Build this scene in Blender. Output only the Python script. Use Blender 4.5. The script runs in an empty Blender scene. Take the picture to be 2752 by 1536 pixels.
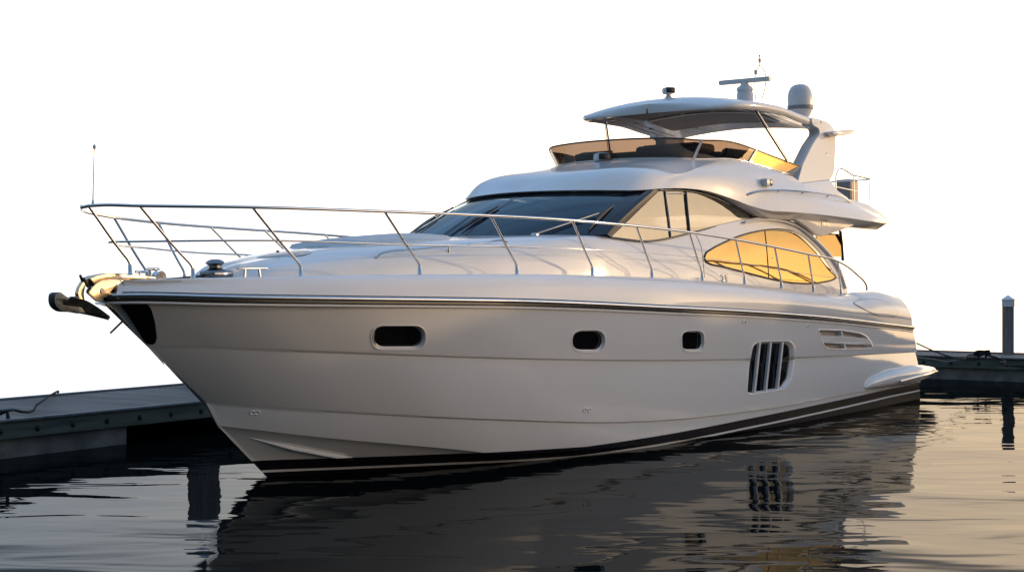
import bpy, bmesh, math, random
import numpy as np
from mathutils import Matrix, Vector
random.seed(7)
scene = bpy.context.scene
col = scene.collection
R = math.radians

# ------------------------------------------------------------------ camera, sky, sun, exposure
F, CX, HY, HC = 4600.0, 1376.0, 701.0, 2.6          # focal length in photo pixels, principal column, horizon row, eye height
cam = bpy.data.cameras.new('camera')
camo = bpy.data.objects.new('camera', cam); col.objects.link(camo)
cam.sensor_width = 36.0; cam.lens = 36.0 * F / 2752.0
cam.shift_y = (HY - 768.0) / 2752.0
cam.clip_end = 3000.0; cam.clip_start = 0.1
camo.location = (0, 0, HC); camo.rotation_euler = (R(90), 0, 0)
scene.camera = camo

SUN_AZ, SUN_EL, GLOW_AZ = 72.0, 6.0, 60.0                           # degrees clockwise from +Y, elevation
world = bpy.data.worlds.new('World'); scene.world = world; world.use_nodes = True
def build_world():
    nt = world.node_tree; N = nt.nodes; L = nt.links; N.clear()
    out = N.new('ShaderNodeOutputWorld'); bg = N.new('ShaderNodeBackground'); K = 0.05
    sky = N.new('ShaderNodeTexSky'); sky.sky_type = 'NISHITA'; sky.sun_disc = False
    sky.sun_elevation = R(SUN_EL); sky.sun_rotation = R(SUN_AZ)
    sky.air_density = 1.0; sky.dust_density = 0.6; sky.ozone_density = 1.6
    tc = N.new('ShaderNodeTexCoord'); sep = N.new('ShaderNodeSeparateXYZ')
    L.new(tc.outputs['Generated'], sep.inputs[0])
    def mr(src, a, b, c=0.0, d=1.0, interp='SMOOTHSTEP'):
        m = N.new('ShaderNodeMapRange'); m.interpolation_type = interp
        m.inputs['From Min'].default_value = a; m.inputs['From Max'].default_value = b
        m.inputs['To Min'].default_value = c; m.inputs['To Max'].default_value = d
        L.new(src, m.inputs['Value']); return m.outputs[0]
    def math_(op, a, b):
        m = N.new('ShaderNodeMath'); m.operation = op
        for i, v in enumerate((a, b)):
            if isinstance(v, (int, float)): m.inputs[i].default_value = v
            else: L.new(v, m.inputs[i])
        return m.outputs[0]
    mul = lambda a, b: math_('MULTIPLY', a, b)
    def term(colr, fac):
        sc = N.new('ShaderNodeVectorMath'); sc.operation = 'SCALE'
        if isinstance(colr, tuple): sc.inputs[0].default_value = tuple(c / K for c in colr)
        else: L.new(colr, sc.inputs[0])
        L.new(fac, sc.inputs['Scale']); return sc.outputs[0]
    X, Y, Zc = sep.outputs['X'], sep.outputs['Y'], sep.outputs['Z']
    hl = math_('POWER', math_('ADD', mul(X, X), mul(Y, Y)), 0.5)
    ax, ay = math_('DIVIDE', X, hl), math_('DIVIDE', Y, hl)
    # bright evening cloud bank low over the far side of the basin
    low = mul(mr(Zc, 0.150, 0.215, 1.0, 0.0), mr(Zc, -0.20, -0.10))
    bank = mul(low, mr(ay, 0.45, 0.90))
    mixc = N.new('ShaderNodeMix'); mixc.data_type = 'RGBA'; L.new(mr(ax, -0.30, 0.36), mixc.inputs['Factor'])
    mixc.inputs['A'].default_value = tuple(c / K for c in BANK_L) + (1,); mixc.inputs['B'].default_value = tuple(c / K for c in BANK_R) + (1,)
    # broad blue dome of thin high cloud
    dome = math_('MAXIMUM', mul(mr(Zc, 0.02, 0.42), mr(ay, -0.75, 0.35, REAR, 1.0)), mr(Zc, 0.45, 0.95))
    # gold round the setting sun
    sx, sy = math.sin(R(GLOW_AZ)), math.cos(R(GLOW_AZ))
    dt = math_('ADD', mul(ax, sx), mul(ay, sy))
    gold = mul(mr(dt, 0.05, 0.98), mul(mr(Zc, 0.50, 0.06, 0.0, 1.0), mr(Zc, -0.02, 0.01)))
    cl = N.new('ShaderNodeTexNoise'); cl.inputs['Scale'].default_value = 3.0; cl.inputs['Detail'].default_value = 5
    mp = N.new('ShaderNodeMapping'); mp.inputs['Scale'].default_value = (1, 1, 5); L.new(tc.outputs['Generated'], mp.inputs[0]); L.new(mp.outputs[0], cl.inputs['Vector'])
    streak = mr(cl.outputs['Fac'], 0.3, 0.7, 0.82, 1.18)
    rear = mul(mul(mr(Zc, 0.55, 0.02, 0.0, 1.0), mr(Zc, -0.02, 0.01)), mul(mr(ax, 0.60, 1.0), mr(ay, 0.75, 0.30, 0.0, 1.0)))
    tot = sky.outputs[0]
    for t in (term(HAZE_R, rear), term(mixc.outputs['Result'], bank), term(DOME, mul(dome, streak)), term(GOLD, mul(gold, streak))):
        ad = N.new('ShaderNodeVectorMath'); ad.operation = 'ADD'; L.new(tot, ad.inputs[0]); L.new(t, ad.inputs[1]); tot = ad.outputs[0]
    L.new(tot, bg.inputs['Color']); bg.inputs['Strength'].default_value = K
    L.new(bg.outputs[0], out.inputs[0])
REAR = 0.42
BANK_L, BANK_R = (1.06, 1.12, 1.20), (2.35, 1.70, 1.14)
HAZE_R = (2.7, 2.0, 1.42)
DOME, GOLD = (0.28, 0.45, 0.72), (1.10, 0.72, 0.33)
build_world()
sl = bpy.data.lights.new('sun', 'SUN'); sl.energy = 1.4; sl.angle = R(0.6); sl.color = (1.0, 0.66, 0.36)
so = bpy.data.objects.new('sun', sl); col.objects.link(so)
sd = Vector((math.sin(R(SUN_AZ)) * math.cos(R(SUN_EL)), math.cos(R(SUN_AZ)) * math.cos(R(SUN_EL)), math.sin(R(SUN_EL))))
so.rotation_euler = sd.to_track_quat('Z', 'Y').to_euler()
scene.view_settings.view_transform = 'Standard'; scene.view_settings.look = 'None'
scene.view_settings.exposure = 0.0; scene.view_settings.gamma = 1.0

# ------------------------------------------------------------------ boat frame: u aft of the stem, w to port, z up
AX = R(33.75); SA, CA = math.sin(AX), math.cos(AX)
Z0 = HC * F / (1282 - HY); X0 = (712 - CX) / F * Z0
HEEL = R(-1.5); YAW = R(90 - 33.75)
MW = Matrix.Translation((X0, Z0, 0)) @ Matrix.Rotation(YAW, 4, 'Z') @ Matrix.Rotation(HEEL, 4, 'X')
MI = MW.inverted()
OL = MI @ Vector((0, 0, HC)); MI3 = MI.to_3x3()
def ray(x, y):
    return MI3 @ Vector(((x - CX) / F, 1.0, -(y - HY) / F))
def W(x, y, w):
    """boat point (u,w,z) seen at photo pixel x,y on the fore-and-aft plane w"""
    d = ray(x, y); t = (-w - OL.y) / d.y
    return (OL.x + d.x * t, w, OL.z + d.z * t)
def WF(x, y, f):
    """same, on a surface w = f(u, z)"""
    w = 1.5
    for _ in range(50):
        u, _w, z = W(x, y, w); w = 0.5 * w + 0.5 * f(u, z)
    return W(x, y, w)
def proj(p):
    q = MW @ Vector((p[0], -p[1], p[2]))
    return CX + F * q.x / q.y, HY - F * (q.z - HC) / q.y
def pch(xs, ys):
    xs = np.array(xs, float); ys = np.array(ys, float)
    o = np.argsort(xs); xs = xs[o]; ys = ys[o]
    h = np.diff(xs); d = np.diff(ys) / h; m = np.zeros(len(xs)); m[0] = d[0]; m[-1] = d[-1]
    for i in range(1, len(xs) - 1):
        if d[i-1] * d[i] > 0:
            a = 2*h[i] + h[i-1]; b = h[i] + 2*h[i-1]
            m[i] = (a + b) / (a / d[i-1] + b / d[i])
    def f(x):
        x = min(max(float(x), xs[0]), xs[-1]); i = min(max(int(np.searchsorted(xs, x)) - 1, 0), len(h) - 1)
        t = (x - xs[i]) / h[i]
        return float((2*t**3-3*t**2+1)*ys[i] + (t**3-2*t**2+t)*h[i]*m[i] + (-2*t**3+3*t**2)*ys[i+1] + (t**3-t**2)*h[i]*m[i+1])
    return f
def spline(pts, n, closed=False):
    """Catmull-Rom (centripetal-ish by chord) through 3-D points, n samples"""
    P = [np.array(p, float) for p in pts]
    if closed: P = [P[-1]] + P + [P[0], P[1]]
    else: P = [2*P[0] - P[1]] + P + [2*P[-1] - P[-2]]
    ch = [0.0]
    for i in range(1, len(P)-2): ch.append(ch[-1] + max(1e-6, np.linalg.norm(P[i+1]-P[i])))
    ch = np.array(ch); out = []
    for k in range(n):
        s = ch[-1] * k / (n if closed else n - 1)
        i = min(max(int(np.searchsorted(ch, s, side='right')) - 1, 0), len(ch) - 2)
        t = (s - ch[i]) / (ch[i+1] - ch[i])
        p0, p1, p2, p3 = P[i], P[i+1], P[i+2], P[i+3]
        l0 = max(1e-6, np.linalg.norm(p1-p0)); l1 = max(1e-6, np.linalg.norm(p2-p1)); l2 = max(1e-6, np.linalg.norm(p3-p2))
        m1 = ((p1-p0)/l0*l1 + (p2-p1)/l1*l0) / (l0+l1) * l1
        m2 = ((p2-p1)/l1*l2 + (p3-p2)/l2*l1) / (l1+l2) * l1
        out.append(tuple((2*t**3-3*t**2+1)*p1 + (t**3-2*t**2+t)*m1 + (-2*t**3+3*t**2)*p2 + (t**3-t**2)*m2))
    return out
def lerp(a, b, t): return tuple(x + (y - x) * t for x, y in zip(a, b))

# ------------------------------------------------------------------ mesh collector
class MB:
    def __init__(s): s.v = []; s.f = []; s.m = []
    def add(s, pts, faces, mi=0):
        o = len(s.v); s.v += [tuple(p) for p in pts]
        for f in faces: s.f.append(tuple(i + o for i in f)); s.m.append(mi)
        return o
    def grid(s, rows, mi=0, cl_row=False, cl_col=False):
        n = len(rows[0]); m = len(rows); fs = []
        for i in range(m if cl_row else m - 1):
            for j in range(n if cl_col else n - 1):
                fs.append((i*n+j, i*n+(j+1) % n, ((i+1) % m)*n+(j+1) % n, ((i+1) % m)*n+j))
        s.add([p for r in rows for p in r], fs, mi); return s
    def tube(s, path, r, n=10, mi=0, cap=True, flat=None):
        P = [Vector(p) for p in path]; rows = []
        t = (P[1] - P[0]).normalized(); up = Vector((0, 0, 1)) if abs(t.z) < .9 else Vector((1, 0, 0))
        nrm = (up - t * up.dot(t)).normalized()
        for i, p in enumerate(P):
            t = ((P[min(i+1, len(P)-1)] - P[max(i-1, 0)])).normalized()
            nrm = (nrm - t * nrm.dot(t)).normalized(); b = t.cross(nrm)
            rr = r[i] if isinstance(r, (list, tuple)) else r
            fl = flat or 1.0
            rows.append([tuple(p + (nrm * math.cos(2*math.pi*k/n) * rr * fl + b * math.sin(2*math.pi*k/n) * rr)) for k in range(n)])
        o = len(s.v); s.grid(rows, mi, cl_col=True)
        if cap:
            s.f.append(tuple(o + k for k in range(n))); s.m.append(mi)
            q = o + (len(P)-1)*n; s.f.append(tuple(q + k for k in reversed(range(n)))); s.m.append(mi)
        return s
    def lathe(s, c, prof, n=24, axis=(0, 0, 1), mi=0):
        a = Vector(axis).normalized(); e = a.orthogonal().normalized(); g = a.cross(e); c = Vector(c)
        rows = [[tuple(c + a*h + (e*math.cos(2*math.pi*k/n) + g*math.sin(2*math.pi*k/n))*max(r, 1e-4)) for k in range(n)] for r, h in prof]
        o = len(s.v); s.grid(rows, mi, cl_col=True)
        s.f.append(tuple(o + k for k in range(n))); s.m.append(mi)
        q = o + (len(rows)-1)*n; s.f.append(tuple(q + k for k in range(n))); s.m.append(mi)
        return s
    def box(s, c, d, mi=0, rot=None, bev=0.0):
        """box, edges chamfered by bev"""
        hx, hy, hz = d[0]/2, d[1]/2, d[2]/2; b = min(bev, hx*.9, hy*.9, hz*.9)
        bm = bmesh.new(); bmesh.ops.create_cube(bm, size=1.0)
        for v in bm.verts: v.co = Vector((v.co.x*2*hx, v.co.y*2*hy, v.co.z*2*hz))
        if b > 0: bmesh.ops.bevel(bm, geom=bm.edges[:], offset=b, segments=2, affect='EDGES', profile=.5)
        bm.verts.index_update()
        M = rot if rot is not None else Matrix.Identity(3)
        s.add([tuple(M @ v.co + Vector(c)) for v in bm.verts], [tuple(v.index for v in f.verts) for f in bm.faces], mi)
        bm.free(); return s
    def prism(s, a, b, mi=0):
        """two matching outlines -> closed solid"""
        n = len(a); o = s.add(list(a) + list(b), [(i, (i+1) % n, n+(i+1) % n, n+i) for i in range(n)], mi)
        s.f.append(tuple(o+i for i in range(n))); s.f.append(tuple(o+n+i for i in reversed(range(n)))); s.m += [mi, mi]
        return s
    def mirror(s):
        n = len(s.v); k = len(s.f)
        s.v += [(p[0], -p[1], p[2]) for p in s.v]
        s.f += [tuple(i + n for i in reversed(f)) for f in s.f[:k]]; s.m += s.m[:k]; return s
    def build(s, name, mats, parent=None, boat=True, smooth=35, zc=None, weld=0.0, bevel=0.0, split=False):
        if split:
            par = list(range(len(s.v)))
            def fd(i):
                while par[i] != i: par[i] = par[par[i]]; i = par[i]
                return i
            for f in s.f:
                for i in f[1:]: par[fd(i)] = fd(f[0])
            gr = {}
            for f, m_ in zip(s.f, s.m): gr.setdefault(fd(f[0]), []).append((f, m_))
            first = None
            for fs in gr.values():
                q = MB(); mp = {}
                for f, m_ in fs:
                    for i in f:
                        if i not in mp: mp[i] = len(q.v); q.v.append(s.v[i])
                    q.f.append(tuple(mp[i] for i in f)); q.m.append(m_)
                o = q.build(name, mats, parent, boat, smooth, zc, weld, bevel)
                first = first or o
            return first
        me = bpy.data.meshes.new(name)
        V = [(p[0], -p[1], p[2]) for p in s.v] if boat else s.v
        me.from_pydata(V, [], s.f)
        if not isinstance(mats, (list, tuple)): mats = [mats]
        for m in mats: me.materials.append(m)
        for i, p in enumerate(me.polygons): p.material_index = s.m[i]
        bm = bmesh.new(); bm.from_mesh(me)
        if weld: bmesh.ops.remove_doubles(bm, verts=bm.verts, dist=weld)
        bmesh.ops.dissolve_degenerate(bm, edges=bm.edges, dist=1e-5)
        if zc is None: bmesh.ops.recalc_face_normals(bm, faces=bm.faces)
        else:
            bm.normal_update()
            for f in bm.faces:
                c = f.calc_center_median(); ref = zc(c) if callable(zc) else Vector((c.x, 0, zc))
                if f.normal.dot(c - ref) < 0: f.normal_flip()
        if bevel:
            bmesh.ops.bevel(bm, geom=[e for e in bm.edges if len(e.link_faces) == 2 and e.calc_face_angle(0) > R(25)], offset=bevel, segments=2, affect='EDGES', profile=.5, clamp_overlap=True)
        bm.to_mesh(me); bm.free()
        if smooth: me.shade_smooth(); me.set_sharp_from_angle(angle=R(smooth))
        o = bpy.data.objects.new(name, me); col.objects.link(o)
        if parent is not None: o.parent = parent
        return o
def tag(o, label=None, cat=None, group=None, kind=None):
    if label: o['label'] = label
    if cat: o['category'] = cat
    if group: o['group'] = group
    if kind: o['kind'] = kind
    return o
def empty(name, mat):
    o = bpy.data.objects.new(name, None); o.empty_display_size = .3; col.objects.link(o); o.matrix_world = mat; return o

# ------------------------------------------------------------------ materials
def new_mat(name):
    m = bpy.data.materials.new(name); m.use_nodes = True
    return m, m.node_tree.nodes, m.node_tree.links, m.node_tree.nodes['Principled BSDF']
def mat(name, c, rough=.4, metal=0.0, coat=0.0, nscale=None, namt=.12, bump=0.0, bscale=30.0, ior=1.5, spec=.5, stretch=(1, 1, 1), rvar=0.0):
    m, N, L, B = new_mat(name)
    B.inputs['Base Color'].default_value = (*c, 1); B.inputs['Roughness'].default_value = rough
    B.inputs['Metallic'].default_value = metal; B.inputs['Coat Weight'].default_value = coat
    B.inputs['Coat Roughness'].default_value = .04; B.inputs['IOR'].default_value = ior
    tc = N.new('ShaderNodeTexCoord'); mp = N.new('ShaderNodeMapping'); mp.inputs['Scale'].default_value = stretch
    L.new(tc.outputs['Object'], mp.inputs[0])
    if nscale:
        n = N.new('ShaderNodeTexNoise'); n.inputs['Scale'].default_value = nscale; n.inputs['Detail'].default_value = 6
        L.new(mp.outputs[0], n.inputs['Vector'])
        cr = N.new('ShaderNodeValToRGB'); cr.color_ramp.elements[0].position = .3; cr.color_ramp.elements[1].position = .72
        cr.color_ramp.elements[0].color = (*[x * (1 - namt) for x in c], 1); cr.color_ramp.elements[1].color = (*[min(1, x * (1 + namt)) for x in c], 1)
        L.new(n.outputs['Fac'], cr.inputs[0]); L.new(cr.outputs[0], B.inputs['Base Color'])
        if rvar:
            mr = N.new('ShaderNodeMapRange'); mr.inputs['To Min'].default_value = max(0, rough - rvar); mr.inputs['To Max'].default_value = rough + rvar
            L.new(n.outputs['Fac'], mr.inputs['Value']); L.new(mr.outputs[0], B.inputs['Roughness'])
    if bump:
        n2 = N.new('ShaderNodeTexNoise'); n2.inputs['Scale'].default_value = bscale; n2.inputs['Detail'].default_value = 4
        L.new(mp.outputs[0], n2.inputs['Vector'])
        b = N.new('ShaderNodeBump'); b.inputs['Strength'].default_value = 1.0; b.inputs['Distance'].default_value = bump
        L.new(n2.outputs['Fac'], b.inputs['Height']); L.new(b.outputs[0], B.inputs['Normal'])
    return m
GEL = mat('gelcoat', (.80, .785, .765), .11, coat=.2, ior=1.45, nscale=1.3, namt=.015, bump=.004, bscale=.9, rvar=.03)
SOFT = mat('soft_white', (.66, .63, .60), .5, nscale=3, namt=.03)
HEAD = mat('headliner', (.42, .36, .31), .6, nscale=4, namt=.05)
DCHR = mat('dark_chrome', (.24, .24, .25), .14, metal=1.0, nscale=9, namt=.2)
STEEL = mat('stainless', (.72, .70, .68), .09, metal=1.0, nscale=9, namt=.06)
GOLDCHR = mat('bow_chrome_sky_gold', (.74, .58, .38), .20, metal=1.0, nscale=7, namt=.12, rvar=.08)  # gold of the reflected sky is put into this steel's base colour
BLACK = mat('black_trim', (.012, .012, .014), .25, coat=.3, nscale=20, namt=.2)
RUBBER = mat('rubber', (.02, .02, .022), .55, nscale=30, namt=.25)
NAVY = mat('navy_glass_edge', (.006, .010, .022), .16, coat=.0, ior=1.38, nscale=5, namt=.2)
DARKP = mat('dark_glass', (.006, .006, .008), .04, coat=.0, ior=1.40, nscale=4, namt=.2)
GALV = mat('galvanised', (.045, .055, .068), .45, metal=.6, nscale=14, namt=.35, bump=.002, bscale=40, rvar=.1)
GREYV = mat('grey_vinyl', (.10, .10, .11), .55, nscale=18, namt=.12, bump=.002, bscale=60)
TEAK = mat('teak', (.30, .20, .12), .6, nscale=9, namt=.25, stretch=(.3, 6, 1))
PAD = mat('sun_pad', (.60, .62, .63), .7, nscale=20, namt=.06, bump=.002, bscale=80)
PLASTIC = mat('white_plastic', (.62, .63, .64), .35, nscale=6, namt=.04)
INTER = mat('cabin_interior', (.05, .05, .055), .7, nscale=5, namt=.2)
CREAM = mat('cabin_cream', (.45, .42, .36), .7, nscale=5, namt=.06)
ORANGE = mat('buff_case', (.62, .40, .25), .5, nscale=8, namt=.1)
GREYC = mat('grey_case', (.22, .21, .22), .5, nscale=8, namt=.08)
ROPE = mat('dark_rope', (.010, .010, .012), .95, nscale=60, namt=.4, bump=.004, bscale=160)
GROPE = mat('grey_rope', (.22, .21, .20), .8, nscale=60, namt=.3, bump=.004, bscale=160)
CONC = mat('pontoon_concrete', (.20, .19, .165), .85, nscale=2.2, namt=.45, bump=.02, bscale=9)
DECKM = mat('dock_deck', (.165, .14, .12), .78, nscale=2.2, namt=.38, bump=.006, bscale=22, stretch=(1, .25, 1))
WOODG = mat('weathered_whaler', (.10, .115, .09), .75, nscale=2.5, namt=.4, bump=.006, bscale=14, stretch=(.3, 1, 4))
PILEW = mat('pile_timber', (.24, .22, .21), .8, nscale=5, namt=.35, bump=.012, bscale=16, stretch=(4, 4, .35))
BOLTM = mat('rusty_bolt', (.035, .03, .028), .55, metal=.4, nscale=30, namt=.4)
LAMPG = mat('lamp_glass', (.30, .34, .38), .05, coat=1.0, nscale=12, namt=.2)
LAMPD = mat('lamp_recess', (.05, .055, .06), .12, metal=.5, nscale=12, namt=.3)

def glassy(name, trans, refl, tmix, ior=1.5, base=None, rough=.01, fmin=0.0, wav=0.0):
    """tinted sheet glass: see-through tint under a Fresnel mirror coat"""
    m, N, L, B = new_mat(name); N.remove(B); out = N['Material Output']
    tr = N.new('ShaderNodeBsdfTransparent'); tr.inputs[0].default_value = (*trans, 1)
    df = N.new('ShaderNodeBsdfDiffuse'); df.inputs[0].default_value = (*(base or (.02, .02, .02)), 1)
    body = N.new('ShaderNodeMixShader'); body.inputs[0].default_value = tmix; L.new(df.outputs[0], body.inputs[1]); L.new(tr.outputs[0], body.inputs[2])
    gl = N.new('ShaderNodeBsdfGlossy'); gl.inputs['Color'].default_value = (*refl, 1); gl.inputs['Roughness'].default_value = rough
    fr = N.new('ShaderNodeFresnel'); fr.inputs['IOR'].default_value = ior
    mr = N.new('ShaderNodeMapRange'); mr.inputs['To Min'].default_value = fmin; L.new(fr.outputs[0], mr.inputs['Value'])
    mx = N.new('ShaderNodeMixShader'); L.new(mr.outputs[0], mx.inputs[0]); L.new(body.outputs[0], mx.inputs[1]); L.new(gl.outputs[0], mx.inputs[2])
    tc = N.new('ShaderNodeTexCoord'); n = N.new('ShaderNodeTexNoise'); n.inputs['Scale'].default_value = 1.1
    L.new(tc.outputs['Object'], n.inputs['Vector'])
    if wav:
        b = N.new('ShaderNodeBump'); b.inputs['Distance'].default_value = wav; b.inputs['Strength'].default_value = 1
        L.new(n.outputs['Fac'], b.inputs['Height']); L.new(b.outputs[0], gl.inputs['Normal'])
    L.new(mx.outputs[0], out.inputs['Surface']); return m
WSG = glassy('windscreen_glass', (.30, .40, .48), (.72, .88, .95), .45, base=(.010, .020, .032), fmin=.0, wav=.004)
SIDEG = glassy('side_glass', (.50, .48, .43), (.97, .87, .68), .62, fmin=.30, base=(.05, .045, .04), wav=.004)
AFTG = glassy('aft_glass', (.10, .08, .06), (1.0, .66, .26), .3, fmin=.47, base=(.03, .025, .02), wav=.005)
FLYG = glassy('smoked_acrylic', (.21, .155, .12), (1, .90, .78), .90, base=(.03, .022, .016), fmin=.04, wav=.004)

FLYGOLD = glassy('acrylic_wing_sun_gold', (.36, .22, .12), (1.0, .54, .15), .75, base=(.06, .03, .012), fmin=.78, wav=.006)  # sunset glow on the side panels is put into this orange mirror colour

def hull_paint(tz):
    """white gelcoat, black boot top below the line z = a + b*u, one white pin stripe in it"""
    m, N, L, B = new_mat('hull_paint')
    tc = N.new('ShaderNodeTexCoord'); sp = N.new('ShaderNodeSeparateXYZ'); L.new(tc.outputs['Object'], sp.inputs[0])
    fc = N.new('ShaderNodeFloatCurve'); cv = fc.mapping.curves[0]
    us = [p[0] for p in tz]; mr = N.new('ShaderNodeMapRange'); mr.inputs['From Min'].default_value = -3; mr.inputs['From Max'].default_value = 17
    L.new(sp.outputs['X'], mr.inputs['Value']); L.new(mr.outputs[0], fc.inputs['Value'])
    pts = [((u + 3) / 20.0, z) for u, z in tz]
    cv.points[0].location = (0, pts[0][1]); cv.points[1].location = (1, pts[-1][1])
    for p in pts: cv.points.new(*p)
    for p in cv.points: p.handle_type = 'VECTOR'
    fc.mapping.update()
    d = N.new('ShaderNodeMath'); d.operation = 'SUBTRACT'; L.new(sp.outputs['Z'], d.inputs[0]); L.new(fc.outputs[0], d.inputs[1])
    def step(th, gt=True):
        s = N.new('ShaderNodeMath'); s.operation = 'GREATER_THAN' if gt else 'LESS_THAN'; L.new(d.outputs[0], s.inputs[0]); s.inputs[1].default_value = th; return s.outputs[0]
    a = step(0.0); b1 = step(-.125); b2 = step(-.155)
    ss = N.new('ShaderNodeMath'); ss.operation = 'SUBTRACT'; L.new(b2, ss.inputs[0]); L.new(b1, ss.inputs[1])
    mx = N.new('ShaderNodeMath'); mx.operation = 'MAXIMUM'; L.new(a, mx.inputs[0]); L.new(ss.outputs[0], mx.inputs[1])
    n = N.new('ShaderNodeTexNoise'); n.inputs['Scale'].default_value = .9; n.inputs['Detail'].default_value = 3; L.new(tc.outputs['Object'], n.inputs['Vector'])
    n3 = N.new('ShaderNodeTexNoise'); n3.inputs['Scale'].default_value = 7; n3.inputs['Detail'].default_value = 8; mp3 = N.new('ShaderNodeMapping'); mp3.inputs['Scale'].default_value = (2.2, 1, .22); L.new(tc.outputs['Object'], mp3.inputs[0]); L.new(mp3.outputs[0], n3.inputs['Vector'])
    wc = N.new('ShaderNodeValToRGB'); wc.color_ramp.elements[0].color = (.765, .757, .738, 1); wc.color_ramp.elements[1].color = (.80, .795, .785, 1); L.new(n3.outputs['Fac'], wc.inputs[0])
    bc = N.new('ShaderNodeValToRGB'); bc.color_ramp.elements[0].color = (.006, .007, .010, 1); bc.color_ramp.elements[1].color = (.014, .015, .022, 1); L.new(n3.outputs['Fac'], bc.inputs[0])
    mix = N.new('ShaderNodeMix'); mix.data_type = 'RGBA'; L.new(mx.outputs[0], mix.inputs['Factor']); L.new(bc.outputs[0], mix.inputs['A']); L.new(wc.outputs[0], mix.inputs['B'])
    L.new(mix.outputs['Result'], B.inputs['Base Color'])
    rr_ = N.new('ShaderNodeMapRange'); rr_.inputs['To Min'].default_value = .34; rr_.inputs['To Max'].default_value = .075; L.new(a, rr_.inputs['Value']); L.new(rr_.outputs[0], B.inputs['Roughness'])
    si_ = N.new('ShaderNodeMapRange'); si_.inputs['To Min'].default_value = .12; si_.inputs['To Max'].default_value = .5; L.new(a, si_.inputs['Value']); L.new(si_.outputs[0], B.inputs['Specular IOR Level'])
    cw_ = N.new('ShaderNodeMath'); cw_.operation = 'MULTIPLY'; L.new(a, cw_.inputs[0]); cw_.inputs[1].default_value = .5; L.new(cw_.outputs[0], B.inputs['Coat Weight']); B.inputs['Coat Roughness'].default_value = .03
    bp = N.new('ShaderNodeBump'); bp.inputs['Distance'].default_value = .004; bp.inputs['Strength'].default_value = 1; L.new(n.outputs['Fac'], bp.inputs['Height']); L.new(bp.outputs[0], B.inputs['Normal']); L.new(bp.outputs[0], B.inputs['Coat Normal'])
    return m

# ------------------------------------------------------------------ the setting: water
def build_water():
    m, N, L, B = new_mat('harbour_water'); N.remove(B); out = N['Material Output']
    tc = N.new('ShaderNodeTexCoord')
    def noise(scale, st, det, rot=0.0):
        mp = N.new('ShaderNodeMapping'); mp.inputs['Scale'].default_value = st; mp.inputs['Rotation'].default_value = (0, 0, rot)
        L.new(tc.outputs['Object'], mp.inputs[0])
        n = N.new('ShaderNodeTexNoise'); n.inputs['Scale'].default_value = scale; n.inputs['Detail'].default_value = det; n.inputs['Roughness'].default_value = .45; n.inputs['Distortion'].default_value = .4
        L.new(mp.outputs[0], n.inputs['Vector']); return n.outputs['Fac']
    a = noise(.75, (.6, 1.4, 1), 2, R(8)); b = noise(2.6, (.6, 1.6, 1), 2, R(-14)); c = noise(.28, (1, 1.3, 1), 1)
    def ma(op, x, y):
        q = N.new('ShaderNodeMath'); q.operation = op
        for i, s in enumerate((x, y)):
            if isinstance(s, (int, float)): q.inputs[i].default_value = s
            else: L.new(s, q.inputs[i])
        return q.outputs[0]
    h = ma('ADD', ma('MULTIPLY', a, .021), ma('ADD', ma('MULTIPLY', b, .0014), ma('MULTIPLY', c, .05)))
    bp = N.new('ShaderNodeBump'); bp.inputs['Strength'].default_value = 1.0; bp.inputs['Distance'].default_value = 1.0; L.new(h, bp.inputs['Height'])
    df = N.new('ShaderNodeBsdfDiffuse'); df.inputs[0].default_value = (.004, .0065, .007, 1)
    gl = N.new('ShaderNodeBsdfGlossy'); gl.inputs['Color'].default_value = (.36, .375, .385, 1); gl.inputs['Roughness'].default_value = .015
    L.new(bp.outputs[0], gl.inputs['Normal'])
    fr = N.new('ShaderNodeFresnel'); fr.inputs['IOR'].default_value = 1.33; L.new(bp.outputs[0], fr.inputs['Normal'])
    mx = N.new('ShaderNodeMixShader'); L.new(fr.outputs[0], mx.inputs[0]); L.new(df.outputs[0], mx.inputs[1]); L.new(gl.outputs[0], mx.inputs[2])
    L.new(mx.outputs[0], out.inputs['Surface'])
    b_ = MB()
    ca, sa = CA, SA
    def D(u, v): return (X0 + u*SA - v*CA, Z0 + u*CA + v*SA, 0.0)
    b_.add([D(-160, 6.9), D(-160, -160), D(23.1, -160), D(23.1, 6.9)], [(0, 1, 2, 3)])
    o = b_.build('water', m, boat=False, smooth=0)
    if o.data.polygons[0].normal.z < 0:
        o.data.flip_normals()
    tag(o, kind='structure')
build_water()

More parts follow.
